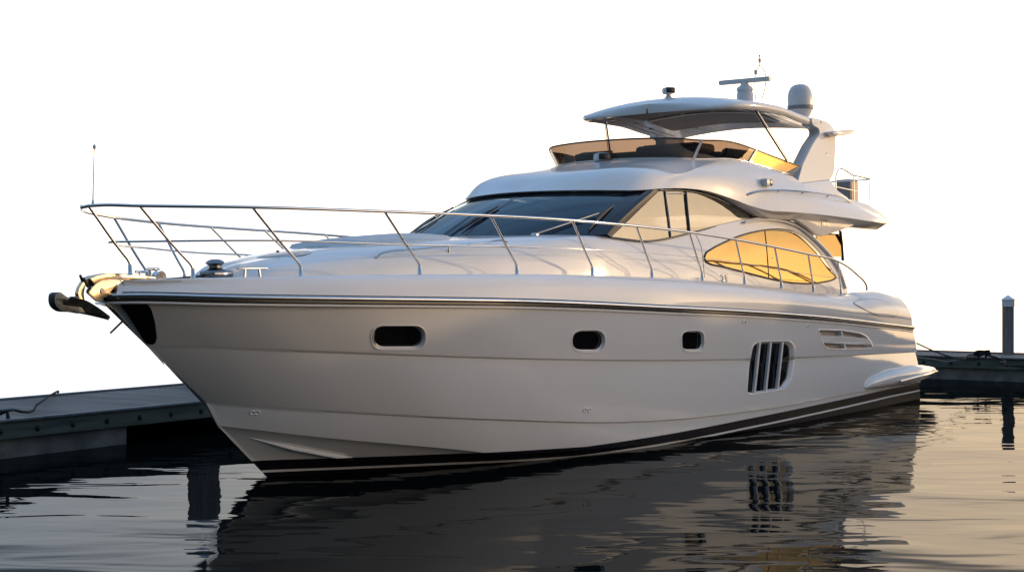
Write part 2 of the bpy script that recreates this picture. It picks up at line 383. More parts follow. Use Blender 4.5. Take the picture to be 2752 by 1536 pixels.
# ------------------------------------------------------------------ lofted surfaces that can be addressed by photo pixel
class Loft:
    def __init__(s, rows):
        s.r = np.array(rows, float); s.m, s.n = s.r.shape[:2]
        P = s.r.reshape(-1, 3); q = P.copy(); q[:, 1] *= -1
        M = np.array(MW); q = q @ M[:3, :3].T + M[:3, 3]
        s.px = np.stack([CX + F*q[:, 0]/q[:, 1], HY - F*(q[:, 2]-HC)/q[:, 1]], -1).reshape(s.m, s.n, 2)
    def ev(s, a, b, arr=None):
        A = s.r if arr is None else arr
        a = min(max(a, 0), s.m - 1.000001); b = min(max(b, 0), s.n - 1.000001); i, j = int(a), int(b); x, y = a - i, b - j
        return (A[i, j]*(1-x)*(1-y) + A[i+1, j]*x*(1-y) + A[i, j+1]*(1-x)*y + A[i+1, j+1]*x*y)
    def at(s, x, y):
        """grid coordinates of the surface point seen at pixel x,y"""
        d = ((s.px - (x, y))**2).sum(-1); i, j = np.unravel_index(np.argmin(d), d.shape); a, b = float(i), float(j)
        for _ in range(12):
            p = s.ev(a, b, s.px); e = .25
            a2 = a + e if a + e < s.m - 1 else a - e; b2 = b + e if b + e < s.n - 1 else b - e
            ja = (s.ev(a2, b, s.px) - p) / (a2 - a); jb = (s.ev(a, b2, s.px) - p) / (b2 - b)
            J = np.array([ja, jb]).T; dt = np.linalg.det(J)
            if abs(dt) < 1e-9: break
            st = np.linalg.solve(J, np.array([x, y]) - p); st = np.clip(st, -4, 4)
            a = min(max(a + st[0], 0), s.m - 1); b = min(max(b + st[1], 0), s.n - 1)
            if abs(st).max() < 1e-4: break
        return a, b
    def nor(s, a, b):
        e = .5; a1, a0 = min(a+e, s.m-1), max(a-e, 0); b1, b0 = min(b+e, s.n-1), max(b-e, 0)
        n = np.cross(s.ev(a1, b) - s.ev(a0, b), s.ev(a, b1) - s.ev(a, b0)); n = n/np.linalg.norm(n)
        return n if n[1] > 0 else -n
    def pt(s, x, y, off=0.0):
        a, b = s.at(x, y); p = s.ev(a, b) + s.nor(a, b)*off; return tuple(p)
def dense(net, nr, nc):
    """smooth control net (rows of points) -> nr x nc samples"""
    A = [spline(r, nc) for r in net]
    B_ = [spline([A[i][j] for i in range(len(A))], nr) for j in range(nc)]
    return [[B_[j][i] for j in range(nc)] for i in range(nr)]
def resample(poly, n, closed=True):
    P = [np.array(p, float) for p in poly]
    if closed: P = P + [P[0]]
    l = [0]
    for a, b in zip(P, P[1:]): l.append(l[-1] + np.linalg.norm(b-a))
    l = np.array(l); out = []
    for k in range(n):
        s = l[-1]*k/(n if closed else n-1); i = min(max(int(np.searchsorted(l, s, side='right'))-1, 0), len(P)-2)
        t = (s-l[i])/max(1e-9, l[i+1]-l[i]); out.append(tuple(P[i]+(P[i+1]-P[i])*t))
    return out
def rounded(poly, r, k=5):
    """round the corners of a 2-D polygon"""
    out = []; n = len(poly)
    for i in range(n):
        p0, p1, p2 = (np.array(poly[(i+d) % n], float) for d in (-1, 0, 1))
        rr = r[i] if isinstance(r, (list, tuple)) else r
        a = p0-p1; b = p2-p1; la, lb = np.linalg.norm(a), np.linalg.norm(b); q = min(rr, la*.49, lb*.49)
        s = p1 + a/la*q; e = p1 + b/lb*q
        for j in range(k+1):
            t = j/k; out.append(tuple((1-t)**2*s + 2*t*(1-t)*p1 + t*t*e))
    return out
def oval(x0, y0, x1, y1, n=40, e=2.6):
    cx, cy, a, b = (x0+x1)/2, (y0+y1)/2, (x1-x0)/2, (y1-y0)/2; o = []
    for k in range(n):
        t = 2*math.pi*k/n; c, s_ = math.cos(t), math.sin(t)
        o.append((cx + a*math.copysign(abs(c)**(2/e), c), cy + b*math.copysign(abs(s_)**(2/e), s_)))
    return o
def inside(poly, x, y):
    c = False; n = len(poly); j = n-1
    for i in range(n):
        xi, yi = poly[i]; xj, yj = poly[j]
        if (yi > y) != (yj > y) and x < (xj-xi)*(y-yi)/(yj-yi)+xi: c = not c
        j = i
    return c
def grow(poly, d):
    cx = sum(p[0] for p in poly)/len(poly); cy = sum(p[1] for p in poly)/len(poly); n = len(poly); out = []
    area = sum(poly[i][0]*poly[(i+1) % n][1]-poly[(i+1) % n][0]*poly[i][1] for i in range(n)); sg = 1 if area > 0 else -1
    for i in range(n):
        a = np.array(poly[i-1], float); b = np.array(poly[(i+1) % n], float); t = b-a; t = t/max(1e-9, np.linalg.norm(t))
        out.append((poly[i][0]+sg*t[1]*d, poly[i][1]-sg*t[0]*d))
    return out

yacht = empty('motor_yacht', MW)
tag(yacht, 'large white flybridge motor yacht with tinted windows and steel bow rail, moored at the dock', 'yacht')

# ------------------------------------------------------------------ hull
Rp = pch([-2.62, -2.5, -2.2, -1.6, -1.0, 0, 1, 2, 3, 4, 6, 8, 10, 13, 15.6], [0, .13, .42, .86, 1.2, 1.65, 1.95, 2.17, 2.31, 2.41, 2.51, 2.55, 2.55, 2.48, 2.36])
BD = pch([-2.6, -1.5, 0, 3, 8, 13, 15.6], [.03, .20, .29, .31, .34, .34, .30])
Bp = lambda u: max(0.0, Rp(u) - BD(u))
S1, S2, S3 = W(397, 931, 0.0)[0]+2.615, W(553, 1080, 0.0)[0]+2.615, W(585, 1143, 0.0)[0]+2.615
K1p = lambda u: Rp(u - S1) * .99
fore_k = lambda u: min(1.0, max(0.0, 1 - (u + .8) / 5.5))
K2p = lambda u: Rp(u - S2) * .978 * (1 + .05 * fore_k(u))
K3p = lambda u: Rp(u - S3) * .955 * (1 - .09 * fore_k(u))
def trace(pts, plan, stem=None, end=None):
    out = []
    for x, y in pts:
        out.append(WF(x, y, lambda u, z: plan(u)))
    if stem: out = [W(stem[0], stem[1], 0.0)] + out
    if end: out.append(end)
    fz = pch([p[0] for p in out], [p[2] for p in out])
    return out[0][0], out[-1][0], plan, fz
rowsd = {}
rowsd['R'] = trace([(310, 799), (600, 801), (900, 805), (1400, 812), (1800, 829), (1995, 838.5), (2189, 852), (2452, 881)], Rp, (286, 797))
rowsd['K1'] = trace([(513, 929), (600, 932.6), (976, 947), (1400, 961), (1800, 966), (2137, 959), (2464, 943)], K1p, (397, 931))
rowsd['K2'] = trace([(600, 1084.6), (941, 1106), (1326, 1125), (1700, 1131.6), (1880, 1119.5), (2108, 1090), (2291, 1055), (2474, 1026)], K2p, (553, 1080))
r3 = trace([(677, 1153), (770, 1163.6), (941, 1181.5), (1185, 1203), (1343, 1219)], K3p, (585, 1143))
z3 = [(u, r3[3](u)) for u in np.linspace(r3[0], r3[1], 8)] + [(6.5, -.02), (9, -.06), (16, -.08)]
rowsd['K3'] = (r3[0], 15.75, K3p, pch([p[0] for p in z3], [p[1] for p in z3]))
sw = W(717, 1281, 0.0); ks = W(748, 1312, 0.0)
WLp = pch([sw[0], .5, 1, 2, 3, 4, 6, 8, 10, 16], [0, .24, .50, 1.02, 1.48, 1.84, 2.22, 2.34, 2.36, 2.16])
rowsd['WL'] = (sw[0], 15.75, WLp, pch([sw[0], 2, 16], [sw[2], -.12, -.28]))
rowsd['KL'] = (.6, 15.7, pch([.6, 2, 4, 8, 16], [0, .25, .7, 1.2, 1.2]), pch([.6, 3, 16], [-.55, -.7, -.7]))
NC = 1000
def rowpts(k, dw=0.0, dz=0.0):
    u0, u1, pl, fz = rowsd[k]; o = []
    for i in range(NC):
        t = i/(NC-1); t = t*(.55+.45*t) if False else t
        u = u0 + (u1-u0)*(t**1.12); w = pl(u); f = min(1.0, w/.06) if dw else 0
        o.append((u, max(0, w+dw*f), fz(u)+dz*(f if dw else 1)))
    return o
hr = [rowpts('R')]
def band(a, b, n, bulge=0.0):
    return [[(lambda p: (p[0], max(0.0, p[1]+bulge*4*(k/n)*(1-k/n)*min(1, p[1]/.5)), p[2]))(lerp(p0, p1, k/n)) for p0, p1 in zip(a, b)] for k in range(1, n+1)]
k1u = rowpts('K1'); k1l = rowpts('K1', -.034, -.020)
k2u = rowpts('K2'); k2l = rowpts('K2', -.034, -.020)
k3u = rowpts('K3'); k3l = rowpts('K3', -.045, -.012)
hr += band(hr[0], k1u, 38, .01); i1 = len(hr); hr.append(k1l)
hr += band(k1l, k2u, 52, .015); hr.append(k2l)
hr += band(k2l, k3u, 12, .01); hr.append(k3l)
hr += band(k3l, rowpts('WL'), 6); hr += band(hr[-1], rowpts('KL'), 2)
hull = Loft(hr)
# where the boot top's upper edge lies on the hull
tzl = []
for x, y in [(679, 1236), (950, 1230), (1283, 1216), (1343, 1217.5), (1700, 1184), (1880, 1149), (2108, 1106), (2336, 1056), (2423, 1037)]:
    p = hull.pt(x, y); tzl.append((p[0], p[2]))
print('boot top', [(round(a, 2), round(b, 3)) for a, b in tzl])
for x, y in [(702, 1263), (1057, 1250), (1475, 1228), (1700, 1208), (2108, 1129), (2473, 1046.5)]:
    p = hull.pt(x, y); print('   stripe', [round(c, 3) for c in p])
bt = pch([p[0] for p in tzl], [p[1] for p in tzl])
HULLP = hull_paint([(-1, tzl[0][1]), (0, bt(0)), (2, bt(2)), (4, bt(4)), (6, bt(6)), (8, bt(8)), (11, bt(11)), (14, bt(14)), (16, tzl[-1][1])])

# openings cut in the port side of the hull (photo outlines)
rrect = lambda x0, y0, x1, y1, r: rounded([(x0, y0), (x1, y0), (x1, y1), (x0, y1)], r, 8)
ports = [rrect(1000, 875, 1143, 938, 44), rrect(1538, 887.5, 1626, 944.5, 36), rrect(1833, 889, 1892, 942.5, 19)]
Zm = lambda L_, s=.3895, x0=1800, y0=560: [(x0+s*a, y0+s*b) for a, b in L_]
grille = rounded(Zm([(535, 1270), (548, 1090), (575, 945), (615, 920), (825, 916), (855, 945), (858, 1050), (838, 1180), (795, 1240), (560, 1280)]), 8)
louvre = rounded(Zm([(1025, 838), (1190, 843), (1310, 862), (1362, 888), (1402, 962), (1110, 968), (1070, 955)]), [3, 3, 8, 12, 6, 10, 6])
cuts = ports + [grille, louvre]
hm = MB(); hm.grid([list(map(tuple, r)) for r in hull.r])
kill = set(); pxf = hull.px.reshape(-1, 2)
for c in cuts:
    xs = [p[0] for p in c]; ys = [p[1] for p in c]
    bb = (pxf[:, 0] > min(xs)) & (pxf[:, 0] < max(xs)) & (pxf[:, 1] > min(ys)) & (pxf[:, 1] < max(ys))
    for k in np.nonzero(bb)[0]:
        if inside(c, *pxf[k]): kill.add(int(k))
keep = [i for i, f in enumerate(hm.f) if not any(v in kill for v in f)]
# starboard side (whole), then the cut port side, transom between
full = MB(); full.v = list(hm.v); full.f = [hm.f[i] for i in keep]; full.m = [0]*len(full.f)
n0 = len(full.v); full.v += [(p[0], -p[1], p[2]) for p in hm.v]; full.f += [tuple(i+n0 for i in f) for f in hm.f]; full.m += [0]*len(hm.f)
nr = len(hr); edge = [tuple(r[-1]) for r in hr]
hullo = full.build('hull', HULLP, yacht, smooth=28, zc=lambda c: c-Vector((-.45, math.copysign(1, c.y), -.15)), weld=.0012)
MB().grid([[lerp(p, (p[0], -p[1], p[2]), k/6) for p in edge] for k in range(7)]).build('transom', GEL, yacht, smooth=30, zc=lambda c: c-Vector((1, 0, 0)))

def opening(outline, depth, lip, name, m=GEL, over=3.0):
    """rim ring + reveal going inboard; returns (rim MB, inner outline points)"""
    pts = resample(outline, 64); b = MB()
    o2 = grow(pts, over); ctr = np.mean([hull.pt(*p) for p in pts], axis=0)
    a0 = [hull.pt(*p, off=.0006) for p in grow(pts, over*1.25)]; a0b = [hull.pt(*p, off=.005) for p in o2]; a1 = [hull.pt(*p, off=lip+.002) for p in grow(pts, over*.5)]; a2 = [hull.pt(*p, off=lip*.8) for p in pts]
    nn = hull.nor(*hull.at(*np.mean(pts, axis=0)))
    def inn(k, sc): return [tuple(np.array(p)*sc + ctr*(1-sc) - nn*k) for p in a2]
    a3 = inn(depth*.5, .965); a4 = inn(depth, .93)
    b.grid([a0, a0b, a1, a2, a3, a4], cl_col=True)
    return b, a4, ctr, nn
def pane_from(ring, push, nn, mb=None):
    b = mb or MB(); c = tuple(np.mean(ring, axis=0) - nn*push); r = [tuple(np.array(p)-nn*push) for p in ring]
    o = b.add(r+[c], [(i, (i+1) % len(r), len(r)) for i in range(len(r))]); return b
for c in ports:
    b, ring, ctr, nn = opening(c, .055, .004, 'p')
    po = b.build('porthole', GEL, yacht, smooth=40)
    g = MB(); r0 = ring; r1 = [tuple(np.array(p)*.93+ctr*.07+nn*.012-nn*.004) for p in ring]; r2 = [tuple(np.array(p)*.90+ctr*.10-nn*.012) for p in ring]
    sh = np.mean(ring, axis=0)
    r1 = [tuple((np.array(p)-sh)*.965+sh+nn*.014) for p in ring]; r2 = [tuple((np.array(p)-sh)*.91+sh-nn*.002) for p in ring]
    g.grid([r0, r1, r2], cl_col=True); g.build('gasket', BLACK, po, smooth=50)
    pane_from(r2, .001, nn).build('pane', DARKP, po, smooth=60)
    MB().tube([tuple(np.array(p)+nn*.004) for p in r1+r1[:1]], .0075, 6, cap=False).build('trim_ring', STEEL, po, smooth=80)
# big barred hull window
b, ring, ctr, nn = opening(grille, .055, .003, 'g', over=3.2)
go = b.build('hull_window', GEL, yacht, smooth=40)
pane_from(ring, .0, nn).build('pane', DARKP, go, smooth=60)
for (xt, yt, xb, yb) in [(628, 925, 590, 1275), (703, 928, 668, 1262), (785, 925, 748, 1258)]:
    (ax, ay), (bx, by) = Zm([(xt, yt), (xb, yb)])
    wpx = 2.1; L0 = [(ax-wpx, ay-1), (ax+wpx, ay-1)]; L1 = [(bx-wpx, by+1), (bx+wpx, by+1)]
    q = [L0[0], L0[1], L1[1], L1[0]]
    A = [hull.pt(*p, off=-.004) for p in q]; C = [hull.pt(*p, off=-.052) for p in q]
    MB().prism(A, C).build('bar', GEL, go, smooth=0, bevel=.006)
# engine-room louvre
b, ring, ctr, nn = opening(louvre, .10, .006, 'l')
lo = b.build('louvre_vent', GEL, yacht, smooth=40)
pane_from(ring, .0, nn).build('back_panel', mat('vent_lining', (.40, .36, .32), .5, nscale=6, namt=.1), lo, smooth=60)
q = rounded(Zm([(1030, 877), (1200, 880), (1340, 893), (1393, 905), (1402, 934), (1290, 938), (1058, 926)]), 3)
MB().prism([hull.pt(*p, off=.004) for p in q], [hull.pt(*p, off=-.05) for p in q]).build('slat', GEL, lo, smooth=0, bevel=.008)
for q in (Zm([(1186, 846), (1196, 846), (1202, 880), (1190, 880)]), Zm([(1206, 936), (1217, 936), (1226, 967), (1214, 967)])):
    MB().prism([hull.pt(*p, off=-.01) for p in q], [hull.pt(*p, off=-.09) for p in q]).build('rib', GEL, lo, smooth=0, bevel=.003)

# black panel and stainless stem guard at the bow
def skin(loft, outline, off, name, m, parent, thick=.004, n=60):
    """thin curved plate following a loft inside a photo outline"""
    pts = resample(outline, n); cx = np.mean([p[0] for p in pts]); cy = np.mean([p[1] for p in pts]); b = MB(); rows = []
    for s in (1.0, .99, .8, .6, .4, .2, .02):
        rows.append([loft.pt(cx+(x-cx)*s, cy+(y-cy)*s, off) for x, y in pts])
    rim = [loft.pt(x, y, off-thick) for x, y in pts]
    b.grid([rim]+rows, cl_col=True); return b.build(name, m, parent, smooth=50)
Za = lambda L_: Zm(L_, .1808, 120, 680)
skin(hull, rounded(Za([(1085, 752), (1530, 752), (1585, 825), (1640, 1020), (1668, 1235), (1650, 1330), (1585, 1358), (1510, 1335), (1390, 1190)]), 5), .006, 'bow_panel', DARKP, yacht)
b = MB()
sp = [W(x, y, 0.0) for x, y in ((292, 812), (330, 856), (370, 900), (410, 944), (442, 979))]
rows = []
for s_ in (-1, -.5, 0, .5, 1):
    rows.append([(p[0]+.055*k_*abs(s_)*1.4 - .010, s_*.055*k_, p[2]) for p, k_ in zip(sp, (1, 1, .85, .55, .1))])
b.grid(rows); b.build('stem_guard', SOFT, yacht, smooth=60)
# bow eye
b = MB(); p = W(330, 862, 0); q = W(297, 894, 0); b.tube([p, q], .012); b.build('bow_eye', STEEL, yacht)
for c in [(685, 1108), (1577, 1101)]:
    b = MB()
    for d in (-6.5, 6.5):
        a_, b_ = hull.at(c[0]+d, c[1]); ctr = hull.ev(a_, b_); nn = hull.nor(a_, b_)
        b.lathe(tuple(ctr-nn*.004), [(.034, 0), (.034, .010), (.026, .014), (.018, .008), (.016, .002)], 20, tuple(nn))
    b.build('skin_fitting', GEL, yacht, smooth=40)
for c in [(1995, 864), (2002, 864), (2170, 875)]:
    a_, b_ = hull.at(*c); ctr = hull.ev(a_, b_); nn = hull.nor(a_, b_)
    b = MB(); b.lathe(tuple(ctr-nn*.003), [(.020, 0), (.020, .008), (.014, .012), (.012, .006)], 16, tuple(nn)); b.lathe(tuple(ctr), [(.011, 0), (.011, .009)], 12, tuple(nn), mi=1)
    b.build('drain_outlet', [STEEL, BLACK], yacht, smooth=40)
# spray strakes
def strake(pts, h=.045, out=.05):
    for sgn in (1, -1):
        b = MB(); rows = [[], [], [], []]; n = len(pts)
        P = spline([hull.pt(*p) for p in pts], 30); nrm = [hull.nor(*hull.at(*proj(p))) for p in P]
        for i, (p, nn) in enumerate(zip(P, nrm)):
            t = i/29; k = min(1, t*2.5, 1); p = np.array(p); nn = np.array((nn[0], nn[1], nn[2]*.25))
            a = p+(0, 0, .012*k); c = p+nn*out*k+(0, 0, -.012*k); d = p+nn*out*.85*k+(0, 0, -.03*k); e = p+(0, 0, -h*k-.004)
            for r, q in zip(rows, (a, c, d, e)): r.append((q[0], sgn*q[1], q[2]))
        b.grid(rows); b.build('spray_rail', HULLP, yacht, smooth=30)
strake([(662, 1172), (740, 1190), (820, 1206), (900, 1221), (948, 1229)])
# swept rub rail
def sweep(path, prof, name, m, parent, smooth=35, both=True, mi=None):
    """profile points (out, up) swept along a port-side path, outboard direction in plan"""
    b = MB(); P = [Vector(p) for p in path]; rows = []
    for i, p in enumerate(P):
        t = P[min(i+1, len(P)-1)]-P[max(i-1, 0)]; o = Vector((-t.y, t.x, 0)).normalized()
        if o.y < 0 and abs(t.x) > abs(t.y)*.2: o = -o
        rows.append([(p.x+o.x*x, p.y+o.y*x, p.z+y) for x, y in prof])
    b.grid(rows); n = len(prof); b.f += [tuple(range(n)), tuple(len(P)*n-n+k for k in range(n))]; b.m += [0, 0]
    if both: b.mirror()
    return b.build(name, m, parent, smooth=smooth)
rl = [(p[0], p[1], p[2]) for p in rowpts('R')[::10]]+[rowpts('R')[-1]]
rl[0] = (rl[0][0]-.0, .012, rl[0][2])
rub = sweep(rl, [(-.01, .052), (.018, .050), (.026, .040), (.026, -.038), (.018, -.048), (-.01, -.050)], 'rub_rail', BLACK, yacht)
circ = [(.026+.030*math.cos(R(a)), .012+.026*math.sin(R(a))) for a in range(-90, 91, 15)]
sweep(rl, [(.02, -.014)]+circ+[(.02, .038)], 'steel_strip', STEEL, rub)
sweep(rl, [(-.02, -.054), (.022, -.056), (.026, -.066), (.020, -.078), (-.02, -.084)], 'rub_flange', GEL, rub)

# ------------------------------------------------------------------ bulwark, deck
btr = [(330, 752), (363, 751.5), (520, 747), (806, 741), (1126, 737), (1389, 736), (1592, 739), (1752, 745), (1887, 753), (2000, 763), (2100, 774), (2185, 783), (2245, 791.5), (2268, 790.5), (2290, 784.5), (2337, 781), (2407, 795)]
rowsd['B'] = trace(btr, Bp, None)
b0, b1_, _, bz = rowsd['B']
NB = 240
def bw(i):
    t = i/(NB-1); rr = rowsd['R']; uR = rr[0]+(rr[1]-rr[0])*t; uB = (rr[0]+.10)+(15.02-rr[0]-.10)*t
    r = (uR, Rp(uR), rr[3](uR)+.03); zt = bz(uB) if uB > b0 else bz(b0)
    if uB > 15.0: zt = bz(15.0)
    return r, (uB, Bp(uB), zt)
bul = [[] for _ in range(12)]
for i in range(NB):
    r, t_ = bw(i); u = t_[0]; k = min(1, r[1]/.4); h = t_[2]-r[2]
    aft = min(1, max(0, (u-4)/6))
    c1 = (lerp(r, t_, .30)[0], r[1]-.0*k + .020*k*aft - (1-aft)*.03*k, r[2]+h*.34)
    c2 = (lerp(r, t_, .65)[0], r[1]-(.06+.02*(1-aft))*k, r[2]+h*.72)
    c3 = (lerp(r, t_, .9)[0], r[1]+(t_[1]-r[1])*.62, r[2]+h*.95)
    A = spline([r, c1, c2, c3, t_], 10)
    for q in range(10): bul[q].append(A[q])
    bul[10].append((t_[0]+.0, max(0, t_[1]-.03*k), t_[2]-.012)); bul[11].append((t_[0], max(0, t_[1]-.06*k), t_[2]-.12))
bulw = Loft(bul[:10])
b = MB(); b.grid(bul); b.mirror()
ee = [r[-1] for r in bul[:10]]
b.grid([[lerp(p, (p[0], -p[1], p[2]), k/4) for p in ee] for k in (0, 1)] if False else [[p, (p[0]+.0, p[1]-.35, p[2]-.02)] for p in ee])
b.build('bulwark', GEL, yacht, smooth=50, zc=lambda c: Vector((min(c.x, 14.5), 0, 1.2)), weld=.001)
b = MB(); dk = []
for i in range(0, NB, 3):
    t_ = bw(i)[1]; z = min(t_[2], bz(12.2) if t_[0] > 12.2 else 9)-.10; w = max(0, t_[1]-.055*min(1, t_[1]/.4)); dk.append([(t_[0], w*s_, z+.03*(1-s_*s_)) for s_ in (-1, -.6, -.2, .2, .6, 1)])
b.grid(dk); b.build('deck', mat('deck_nonskid', (.60, .59, .57), .6, nscale=40, namt=.06, bump=.002, bscale=150), yacht, zc=lambda c: c-Vector((0, 0, 1)))
deckz = lambda u: bz(min(u, 12.2))-.10

# quarter hatch, moulded into the bulwark
Z5 = lambda L_: Zm(L_)
hatch = Z5([(1268, 655), (1310, 635), (1400, 628), (1470, 640), (1540, 680), (1572, 715), (1560, 735), (1500, 742), (1440, 738), (1390, 718), (1330, 690), (1290, 668)])
skin(bulw, spline([(x, y, 0) for x, y in hatch], 60, True) and [(p[0], p[1]) for p in spline([(x, y, 0) for x, y in hatch], 60, True)], .010, 'quarter_hatch', GEL, yacht, thick=.012)
ho = [(p[0], p[1]) for p in spline([(x, y, 0) for x, y in hatch], 60, True)]; b = MB(); b.tube([bulw.pt(x, y, .004) for x, y in ho+ho[:1]], .007, 6); b.build('hatch_joint', RUBBER, yacht)
b = MB(); b.tube([bulw.pt(x, y, .006) for x, y in Z5([(1386, 640), (1384, 680), (1388, 716)])], .005, 6); b.build('hatch_joint', RUBBER, yacht)

# ------------------------------------------------------------------ swim platform
px = [(2324, 1040), (2345, 1020), (2384, 1001), (2423, 990), (2470, 979), (2500, 976)]
b = MB(); st = []
for (x, yt, yb, w) in [(2324, 1036, 1046, 2.50), (2345, 1019.6, 1045.5, 2.56), (2384, 1001, 1043, 2.61), (2423, 990, 1037, 2.64), (2470, 982, 1029, 2.62), (2497, 981, 1019, 2.54), (2516, 984, 1010, 2.38)]:
    p = W(x, yt, w); q = W(x, yb, w); st.append((p[0], w, p[2], q[2]))
fu = [s[0] for s in st]; fw = pch(fu, [s[1] for s in st]); ft = pch(fu, [s[2] for s in st]); fb = pch(fu, [s[3] for s in st])
rows = []
for u in list(np.linspace(fu[0], fu[-1], 40)):
    w, t, q = fw(u), ft(u), fb(u); h = t-q; inw = max(.18, w-2.28)+.12
    k = min(1, (u-fu[0])/.8+.25)
    rows.append([(u, w-inw-.1, q+.02), (u, w-.16*k, q), (u, w-.05*k, q+h*.10), (u, w-.008, q+h*.3), (u, w, q+h*.52), (u, w-.012, q+h*.70), (u, w-.05*k, q+h*.88), (u, w-.15*k, t), (u, w-inw-.1, t+.01)])
e = rows[-1]
sec = [[(p[0]+.10*math.sin(a)*1.6, (p[1] if False else p[1]-.32*(1-math.cos(a))), p[2]) for p in e] for a in np.linspace(.2, 1.45, 8)]
rows += sec; last = rows[-1]
rows += [[(p[0]+.06*(k/5), p[1]*(1-k/5), p[2]) for p in last] for k in range(1, 6)]
b.grid(rows); b.mirror()
plat = b.build('swim_platform', GEL, yacht, smooth=50, weld=.001)
b = MB(); tp = [[(u, w, ft(min(u, fu[-1]))+.012) for w in (-2.1, -1, 0, 1, 2.1)] for u in np.linspace(15.35, fu[-1]+.1, 8)]
b.grid(tp); b.build('teak_deck', TEAK, plat)
sp = [W(x, y, 2.65) for x, y in ((2419, 1024), (2450, 1016), (2485, 1007))]+[W(2508, 1001, 2.48), W(2519, 998, 2.33)]
b = MB(); b.tube(spline(sp, 20), .022, 8); b.build('fender_strip', STEEL, plat)

# ------------------------------------------------------------------ coachroof and cabin sides
Cz = pch([-1.25, -1.0, -.72, -.08, .81, 2.34, 3.6, 4.3, 6.0], [2.30, 2.40, 2.51, 2.63, 2.755, 2.885, 2.935, 2.945, 2.945])
Cwb = pch([-1.25, -1.1, -.8, -.4, 0, 1, 2, 3, 4, 5, 6], [0, .28, .52, .74, .92, 1.26, 1.52, 1.71, 1.84, 1.925, 1.94])
cz_tr = [WF(x, y, lambda u, z: max(.3, Cwb(u)-.13)) for x, y in ((735, 722), (863, 709), (1013, 690), (1201, 672), (1400, 661), (1601, 648))]
print('shoulder', [[round(c, 2) for c in p] for p in cz_tr])
Czs = pch([-1.25, -.9]+[p[0] for p in cz_tr]+[6.0], [2.30, 2.36]+[p[2] for p in cz_tr[:-1]]+[2.875, 2.875])
rows = []
def coach_pts(u):
    wb, zc, zd = Cwb(u), Cz(u), deckz(max(u, -2.2))-.06; zs = min(Czs(u), zc-.01); zs = max(zs, zd+.02); k = min(1, wb/.6)
    ct = [(u, wb, zd), (u, wb-.025*k, zd+(zs-zd)*.45), (u, wb-.07*k, zd+(zs-zd)*.82), (u, wb-.15*k, zs+.015), (u, wb-.30*k, lerp((zs,), (zc,), .40)[0]+.01), (u, wb*.5, lerp((zs,), (zc,), .85)[0]), (u, 0, zc)]
    return ct
for u in list(np.linspace(-1.25, 5.24, 120)):
    half = spline(coach_pts(u), 40); rows.append(half+[(p[0], -p[1], p[2]) for p in half[-2::-1]])
b = MB(); b.grid(rows); coach = b.build('coachroof', GEL, yacht, smooth=60, zc=1.5)

Ws = lambda u, z: 1.905-.165*(z-2.2) + (.02 if u > 8 else 0)
belt = [WF(x, y, Ws) for x, y in ((1690, 644), (1729, 648), (1840, 630), (1925, 607), (2014, 588), (2060, 583.5), (2115, 590), (2150, 605), (2180, 628), (2210, 655), (2235, 683), (2262, 724), (2279, 775))]
print('belt', [[round(c, 2) for c in p] for p in belt])
bu = [5.24, 5.9, 7.1, 8.1, 9.0, 9.6, 10.3, 10.8, 11.25, 11.7, 12.15, 12.65, 12.98]
base = [(u, Ws(u, 2.2)+.03, deckz(u)-.06) for u in bu]
c5 = coach_pts(5.24); base[0] = c5[0]; belt[0] = c5[3]
print('join', c5, belt[1])
net = []
for t, bl in ((0, 0), (.33, .035), (.66, .035), (1, 0)):
    net.append([c5[{0: 0, .33: 1, .66: 2, 1: 3}[t]]]+[(lambda p: (p[0], p[1]+bl, p[2]))(lerp(a, c, t)) for a, c in zip(base[1:], belt[1:])])
cs = dense(net, 26, 200); cabin = Loft(cs)
b = MB(); b.grid(cs)
inner = [(p[0]-.02, p[1]-.10, p[2]-.02) for p in cs[-1]]; b.grid([cs[-1], [(p[0]-.005, p[1]-.03, p[2]+.006) for p in cs[-1]], inner]); b.mirror()
b.build('cabin_side', GEL, yacht, smooth=60, zc=1.2, weld=.0005)

def glaze(top, bot, f, n, m, off=0.0, side=1):
    """surface rows between two photo polylines lying on w = f(u,z)"""
    tp, bt_ = resample(top, n, False), resample(bot, n, False); rows = []
    for k in range(m+1):
        rows.append([(lambda p: (p[0], side*(p[1]+off), p[2]))(WF(*lerp(a, c, k/m), f)) for a, c in zip(tp, bt_)])
    return rows
def px_surf(pts, loft, off): return [loft.pt(x, y, off) for x, y in pts]
# aft arched cabin window
Zb = lambda L_: Zm(L_, .2225, 1880, 580)
aw = [(x, y) for x, y, _ in spline([(x, y, 0) for x, y in Zb([(55, 500), (70, 455), (150, 398), (300, 320), (480, 245), (640, 200), (800, 172), (960, 165), (1100, 182), (1220, 240), (1340, 335), (1450, 450), (1540, 580), (1610, 690), (1645, 745), (1600, 772), (1500, 795), (1350, 815), (1200, 812), (1060, 800), (900, 770), (700, 722), (480, 665), (260, 610), (110, 575), (65, 545)])], 110, True)]
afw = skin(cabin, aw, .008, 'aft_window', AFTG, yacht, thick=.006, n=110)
b = MB()
fr_ = [cabin.pt(x, y, .010) for x, y in aw]; i0 = min(range(110), key=lambda i: abs(aw[i][0]-2045)+abs(aw[i][1]-617)); i1_ = min(range(110), key=lambda i: abs(aw[i][0]-2246)+abs(aw[i][1]-746))
seg = [i % 110 for i in range(i0, i1_+1)] if i1_ > i0 else []
o1 = [aw[i] for i in seg]; ctr = (2090, 700); rows = [[], [], [], []]
